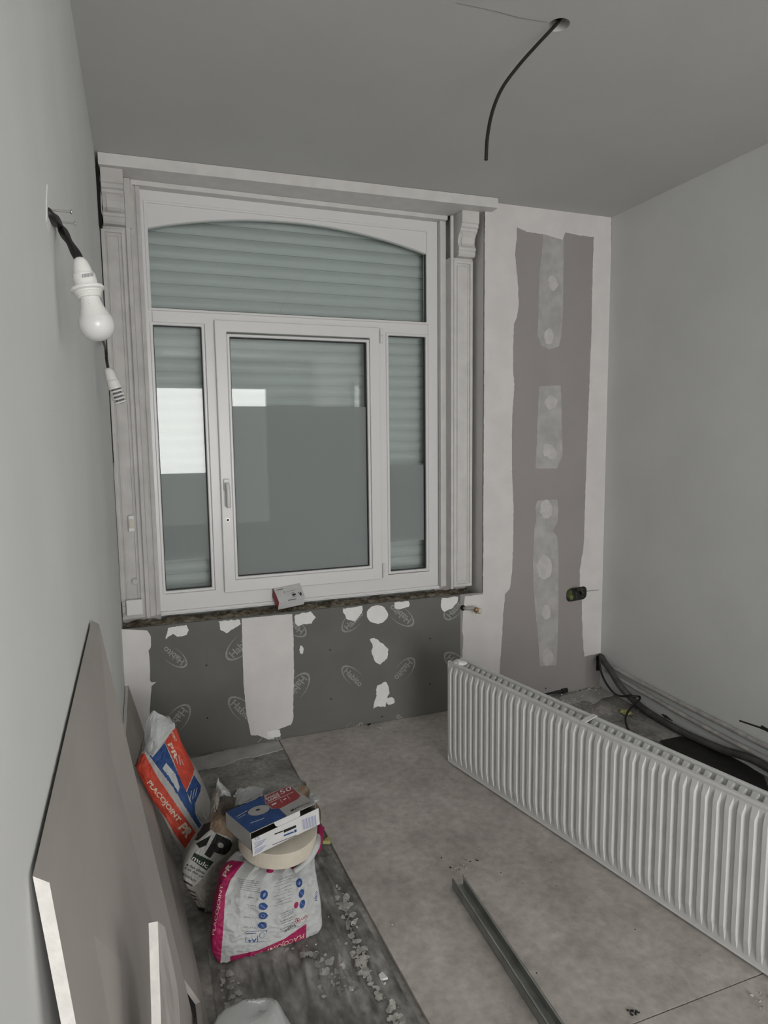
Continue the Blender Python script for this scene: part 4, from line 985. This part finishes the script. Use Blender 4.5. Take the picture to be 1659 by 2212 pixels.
zt = 0.348
ca, cb_, cc_, cd_ = [FL(*q, zt) for q in [(492,1754),(625,1694.5),(681,1737),(536,1800)]]
bc = (ca+cb_+cc_+cd_)/4; bu = ((cb_-ca)+(cc_-cd_)).normalized(); bv = ((ca-cd_)+(cb_-cc_)); bv = (bv-bu*bv.dot(bu)).normalized()
hu = ((cb_-ca).length+(cc_-cd_).length)/4; hv = ((ca-cd_).length+(cb_-cc_).length)/4
BH = 0.052
def bp(u, v, z): return bc+bu*u+bv*v+Vector((0,0,z))
def bbox(u0,u1,v0,v1,z0,z1): return MB().hexa([bp(u0,v0,z0),bp(u1,v0,z0),bp(u1,v1,z0),bp(u0,v1,z0),bp(u0,v0,z1),bp(u1,v0,z1),bp(u1,v1,z1),bp(u0,v1,z1)])
tb = thing('tape_box', 'blue, red and grey cardboard joint tape box, flap open, on top of the bag', 'box', bp(0,0,-BH))
t_ = 0.0015
lid = part('lid', MB().hexa([bp(-hu,-hv,-0.002),bp(hu,-hv,-0.002),bp(hu,hv,-0.002),bp(-hu,hv,-0.002),bp(-hu,-hv,0),bp(hu,-hv,0),bp(hu,hv,0),bp(-hu,hv,0)]), 'card_grey', tb)
part('side', bbox(-hu,-hu+t_,-hv,hv,-BH,-0.002), 'card_grey', tb); part('side', bbox(hu-t_,hu,-hv,hv,-BH,-0.006), 'card_grey', tb)
part('back', bbox(-hu,hu,hv-t_,hv,-BH,-0.002), 'card_grey', tb); part('bottom', bbox(-hu,hu,-hv,hv,-BH,-BH+t_), 'card_inside', tb)
part('inside', bbox(-hu+0.004,hu-0.004,-hv+0.004,hv-0.004,-BH+0.002,-0.03), 'card_inside', tb)
ff = [FL(541,1814,zt-0.006), FL(686,1749,zt-0.006), bp(hu+0.004,-hv-0.006,-0.053), bp(-hu-0.004,-hv-0.006,-0.053)]
# front flap leaning slightly forward
f0 = [bp(-hu-0.002,-hv-0.010,-0.013), bp(hu+0.004,-hv-0.010,-0.013), bp(hu+0.006,-hv-0.012,-BH-0.012), bp(-hu-0.001,-hv-0.012,-BH-0.012)]
front = part('front_flap', MB().hexa([f0[3],f0[2],f0[2]+bv*t_,f0[3]+bv*t_,f0[0],f0[1],f0[1]+bv*t_,f0[0]+bv*t_]), 'card_white', tb)
tabp = [bp(-0.035,-hv,-0.001),bp(0.055,-hv,-0.001),bp(0.052,-hv-0.006,-0.010),bp(0.044,-hv-0.008,-0.014),bp(-0.022,-hv-0.008,-0.014),bp(-0.033,-hv-0.006,-0.008)]
part('tuck_tab', MB().add(tabp+[p+Vector((0,0,-0.0015)) for p in tabp], [(0,1,2,3,4,5),(11,10,9,8,7,6)]+[(k,6+k,6+(k+1)%6,(k+1)%6) for k in range(6)]), 'card_white', tb)
part('red_inner_flap', MB().add([bp(-hu,-hv-0.001,-BH+0.012),bp(-hu+0.012,-hv-0.004,-BH+0.010),bp(-hu+0.012,-hv-0.004,-BH-0.012),bp(-hu+0.002,-hv-0.001,-BH-0.010)], [(0,1,2,3)]), 'ink_darkred', tb)
tf = bvh_of(front)
tl = BVHTree.FromPolygons([bp(-0.5,-0.5,0),bp(0.5,-0.5,0),bp(0.5,0.5,0),bp(-0.5,0.5,0)], [(0,1,2,3)])
def lp(u, v):
    q = bp(u*hu*0.998, v*hv*0.998, 0)-CAM; z = q.dot(_f); return (829.5+FPX*q.dot(_r)/z, 1106-FPX*q.dot(_u)/z)
decal('print_blue', tl, [PG([lp(-1,1),lp(0.17,1),(573,1736),(587,1748),(603,1747),lp(0.09,-1),lp(-1,-1)])], 'ink_blue', lid, 0.0005, 6)
decal('print_red', tl, [PG([(571,1724),(581,1717),(622,1699),(629,1700),(649,1719),(644,1726),(604,1747),(589,1747),(576,1736)])], 'ink_boxred', lid, 0.0008, 6)
decal('print_disc', tl, [EL(559,1751,24,10,-14)], 'card_grey', lid, 0.0008, 6)
decal('print_disc_hole', tl, [EL(557,1750,5,1.8,-14)], 'ink_black', lid, 0.0012, 6)
decal('lettering', tl, [T('BANDE', (575,1729),(603,1716.5),5,0.01,(-0.5,-0.85)), T('ARMÉE', (579,1734),(606,1721),5,0.01,(-0.5,-0.85)), T('50', (607,1717),(631,1706),9,0.005,(-0.45,-0.85)), LN((580,1736),(634,1711),0.9), LN((605,1728),(610,1735),0.9), LN((621,1720),(626,1727),0.9), LN((511,1765),(534,1752),1.0), LN((514,1769),(530,1760),0.8), LN((541,1779),(571,1768),1.0), LN((587,1740),(597,1735),3), LN((612,1729),(618,1725),2.4)], 'ink_white', lid, 0.0012, 6)
decal('lettering', tl, [T('placo', (638,1749),(670,1735),5,0.0,(-0.5,-0.85)), PG([(627,1751),(634,1747),(636,1750),(629,1754)])], 'ink_black', lid, 0.0008, 6)
bars = []
for i in range(15):
    u = i/15; w = 0.016+0.03*((i*7) % 3)/2
    P0 = (651.5+(682.6-651.5)*u, 1771+(1760-1771)*u); P1 = (654+(685-654)*u, 1793+(1783-1793)*u); bars.append(LN(P0, P1, 31*w))
decal('barcode', tf, bars+[T('CE', (552,1816),(562,1811),6,0.01)]+[LN((549+(i%3),1822+3.4*i),(575-(i%4)*3,1812+3.4*i),1.1) for i in range(8)], 'ink_lilac', front, 0.0005, 5, joined=True)
decal('small_print', tf, [PG([(612,1793),(639,1782),(640,1787),(613,1799)]), LN((593,1802),(611,1795),2.4), LN((588,1825),(640,1804),1.1)], 'ink_black', front, 0.0005, 5, joined=True)
decal('small_print', tf, [LN((613,1805),(634,1797),3.2), PG([(635,1793),(640,1791),(641,1796),(636,1799)])], 'ink_blue', front, 0.0005, 5, joined=True)

# small red and white box on the sill
q = lambda x, y, Y: BK(x, y, Y)
tl0, tr0, br0, bl0 = q(591,1271.5,0.132), q(648,1260,0.132), q(659,1289,0.066), q(603,1301,0.066)
dn = ((q(600,1317,0.082)-bl0)+(q(657,1306,0.082)-br0))/2
sbx = thing('carton', 'small white and red carton lying on the rough window sill', 'box', bl0+dn)
bdy = part('body', MB().hexa([bl0+dn,br0+dn,tr0+dn,tl0+dn,bl0,br0,tr0,tl0]), 'card_white', sbx, bevel=0.001)
part('red_side', MB().add([p+(tl0-tr0).normalized()*0.0006 for p in (bl0,tl0,tl0+dn,bl0+dn)], [(0,1,2,3)]), 'ink_darkred', sbx)
tb2 = bvh_of(bdy)
decal('print_red', tb2, [PG([(639,1261.5),(644,1260.8),(646,1267.5),(641.5,1268.5)])], 'ink_darkred', sbx, 0.0008, 0)
decal('small_print', tb2, [LN((597,1275.2),(612,1272),1.2), LN((645,1280),(651,1287),1.6), PG([(648,1279.5),(650.5,1279),(652,1285),(649.5,1285.5)]), EL(635,1284.5,4.5,2,-15), LN((629,1282),(636,1279.5),0.8), LN((632,1289.5),(641,1287.5),0.8), LN((622,1297),(640,1293.5),0.9)], 'ink_black', sbx, 0.0008, 0, joined=True)
decal('handwriting', tb2, [LN((613,1280),(617,1278),0.7), LN((614,1282),(614,1277),0.7), LN((619,1279),(624,1277),0.7), LN((627,1277),(639,1274),0.8)], 'ink_grey', sbx, 0.0008, 0, joined=True)

# ================================================================== DEBRIS
def crumbs(name, label, spots, m, zf, seed):
    rnd = random.Random(seed); mb = MB()
    for x, y, sp_, n, r0, r1 in spots:
        for k in range(n):
            p = FL(x+rnd.gauss(0, sp_), y+rnd.gauss(0, sp_*0.6), 0)
            if p.y > -0.006 or p.x > ROOM_W-0.01 or p.x < 0.22: continue
            if 0.655 < p.x < 0.745 or 1.99 < p.x < 2.16 or abs((p-cA).dot(nrm)) < 0.03 and p.y < -1.22: continue
            ds = (p-RA).dot(-rn)
            if -0.02 < ds < 0.10: continue
            r = r0+(r1-r0)*rnd.random()**2; z = zf(p.x, p.y); bm = bmesh.new(); bmesh.ops.create_icosphere(bm, subdivisions=1, radius=r)
            for v in bm.verts: v.co *= 1+0.6*noise.noise(v.co*300+Vector((k, x, y))); v.co.z *= 0.55; v.co += Vector((p.x, p.y, z+r*0.75))
            bm.verts.index_update(); mb.add([v.co for v in bm.verts], [tuple(v.index for v in f.verts) for f in bm.faces]); bm.free()
    return part(name, mb, m, label=label, cat='debris', kind='stuff')
onh = lambda x, y: HB if (0.7 < x < 2.1) else (creases(x, y)+0.008 if (x < 0.7 and y < -0.78) else 0.0)
crumbs('plaster_crumbs', 'white plaster crumbs scattered over the hardboard and concrete floor', [(950,1905,45,34,0.001,0.0035),(900,1575,70,60,0.001,0.004),(1250,1500,26,90,0.002,0.008),(1285,1488,10,40,0.003,0.010),(750,1600,60,20,0.001,0.003),(900,1800,120,40,0.0008,0.002),(1500,2100,120,24,0.001,0.003),(1640,2170,15,12,0.002,0.006),(780,2060,60,40,0.001,0.004),(815,2010,3,2,0.003,0.004),(1220,2000,160,30,0.0008,0.002),(1330,1530,40,60,0.001,0.005)], 'dust_flake', onh, 3)
crumbs('dark_crumbs', 'dark brown dirt crumbs scattered on the hardboard sheet', [(985,1880,28,14,0.001,0.004),(1370,2195,7,10,0.003,0.006),(793,1571,4,5,0.003,0.006),(1100,1850,160,16,0.001,0.002),(1250,2020,120,10,0.001,0.0025)], 'black_plastic', onh, 4)
pt = bvh_of(plastic)
def streak(path, wid, n, m, seed):
    rnd = random.Random(seed); sh = []
    for k in range(n):
        t = rnd.random()*(len(path)-1); i = min(int(t), len(path)-2); f = t-i
        x = path[i][0]+(path[i+1][0]-path[i][0])*f+rnd.gauss(0, wid); y = path[i][1]+(path[i+1][1]-path[i][1])*f+rnd.gauss(0, 4)
        r = 1.5+5.5*rnd.random()**2
        sh.append(PG(jag(EL(x, y, r, r*(0.7+rnd.random()), rnd.random()*90, 10)[0], r*0.7, 3, seed+k)))
    decal('powder_streak', pt, sh, m, plastic, 0.0022, 8, joined=True)
streak([(726,1915),(745,1950),(755,1985),(765,2030),(775,2060),(785,2090),(805,2130),(835,2165),(858,2212)], 7, 150, 'dust_flake', 1)
streak([(420,2005),(432,2040),(436,2090),(440,2150),(446,2205)], 6, 90, 'plaster_thin', 2)
streak([(480,2100),(500,2140),(505,2200)], 12, 40, 'plaster_thin', 3)
streak([(640,2050),(700,2080),(740,2150)], 22, 50, 'plaster_thin', 4)
part('plaster_flake', MB().prism([tuple(FL(x,y,0.0)[:2]) for x,y in [(818,2118),(826,2111),(838,2124),(828,2127),(822,2126)]], 2, 0.012, 0.017), 'plaster_white', label='white plaster flake on the plastic sheet', cat='debris')
part('yellow_scrap', MB().prism([tuple(FL(x,y,0.0)[:2]) for x,y in [(698,1829),(711,1817),(714,1822),(714,1829)]], 2, 0.010, 0.022), 'yellow_scrap', label='small yellow scrap beside the hardboard edge', cat='scrap')
FP = (2, 0.0, 1)
slab('mortar_ledge', jag([(405,1643),(500,1619),(601,1600),(612,1618),(590,1626),(560,1634),(520,1640),(480,1656),(430,1664),(412,1672)],2.5,6,2), 'plaster_thin', floor, FP, 0.004)
slab('dust_layer', jag([(1205,1508),(1240,1497),(1292,1483),(1310,1490),(1325,1502),(1300,1508),(1285,1520),(1262,1512),(1240,1520),(1215,1518)],3,5,3), 'plaster_thin', floor, FP, 0.003)
slab('dust_layer', jag([(1290,1520),(1330,1512),(1350,1530),(1310,1545),(1285,1535)],3,5,4), 'concrete', floor, FP, 0.004)
bm = bmesh.new(); bmesh.ops.create_icosphere(bm, subdivisions=3, radius=1); fp = FL(1352,1538,0.012)
for v in bm.verts:
    nn = 1+0.7*noise.noise(v.co*2.5); v.co = fp+Vector((v.co.x*0.022*nn, v.co.y*0.03*nn, v.co.z*0.010*nn))
bm.verts.index_update(); part('foam_lump', MB().add([v.co for v in bm.verts], [tuple(v.index for v in f.verts) for f in bm.faces]), 'yellow_scrap', label='yellowish foam lump on the floor in the right corner', cat='debris'); bm.free()
part('filler_stick', MB().tube([FL(812,1570,HB+0.004), FL(824,1573,HB+0.004)], 0.004, 8), 'pipe_white', label='short pale wall plug on the hardboard under the window', cat='debris')
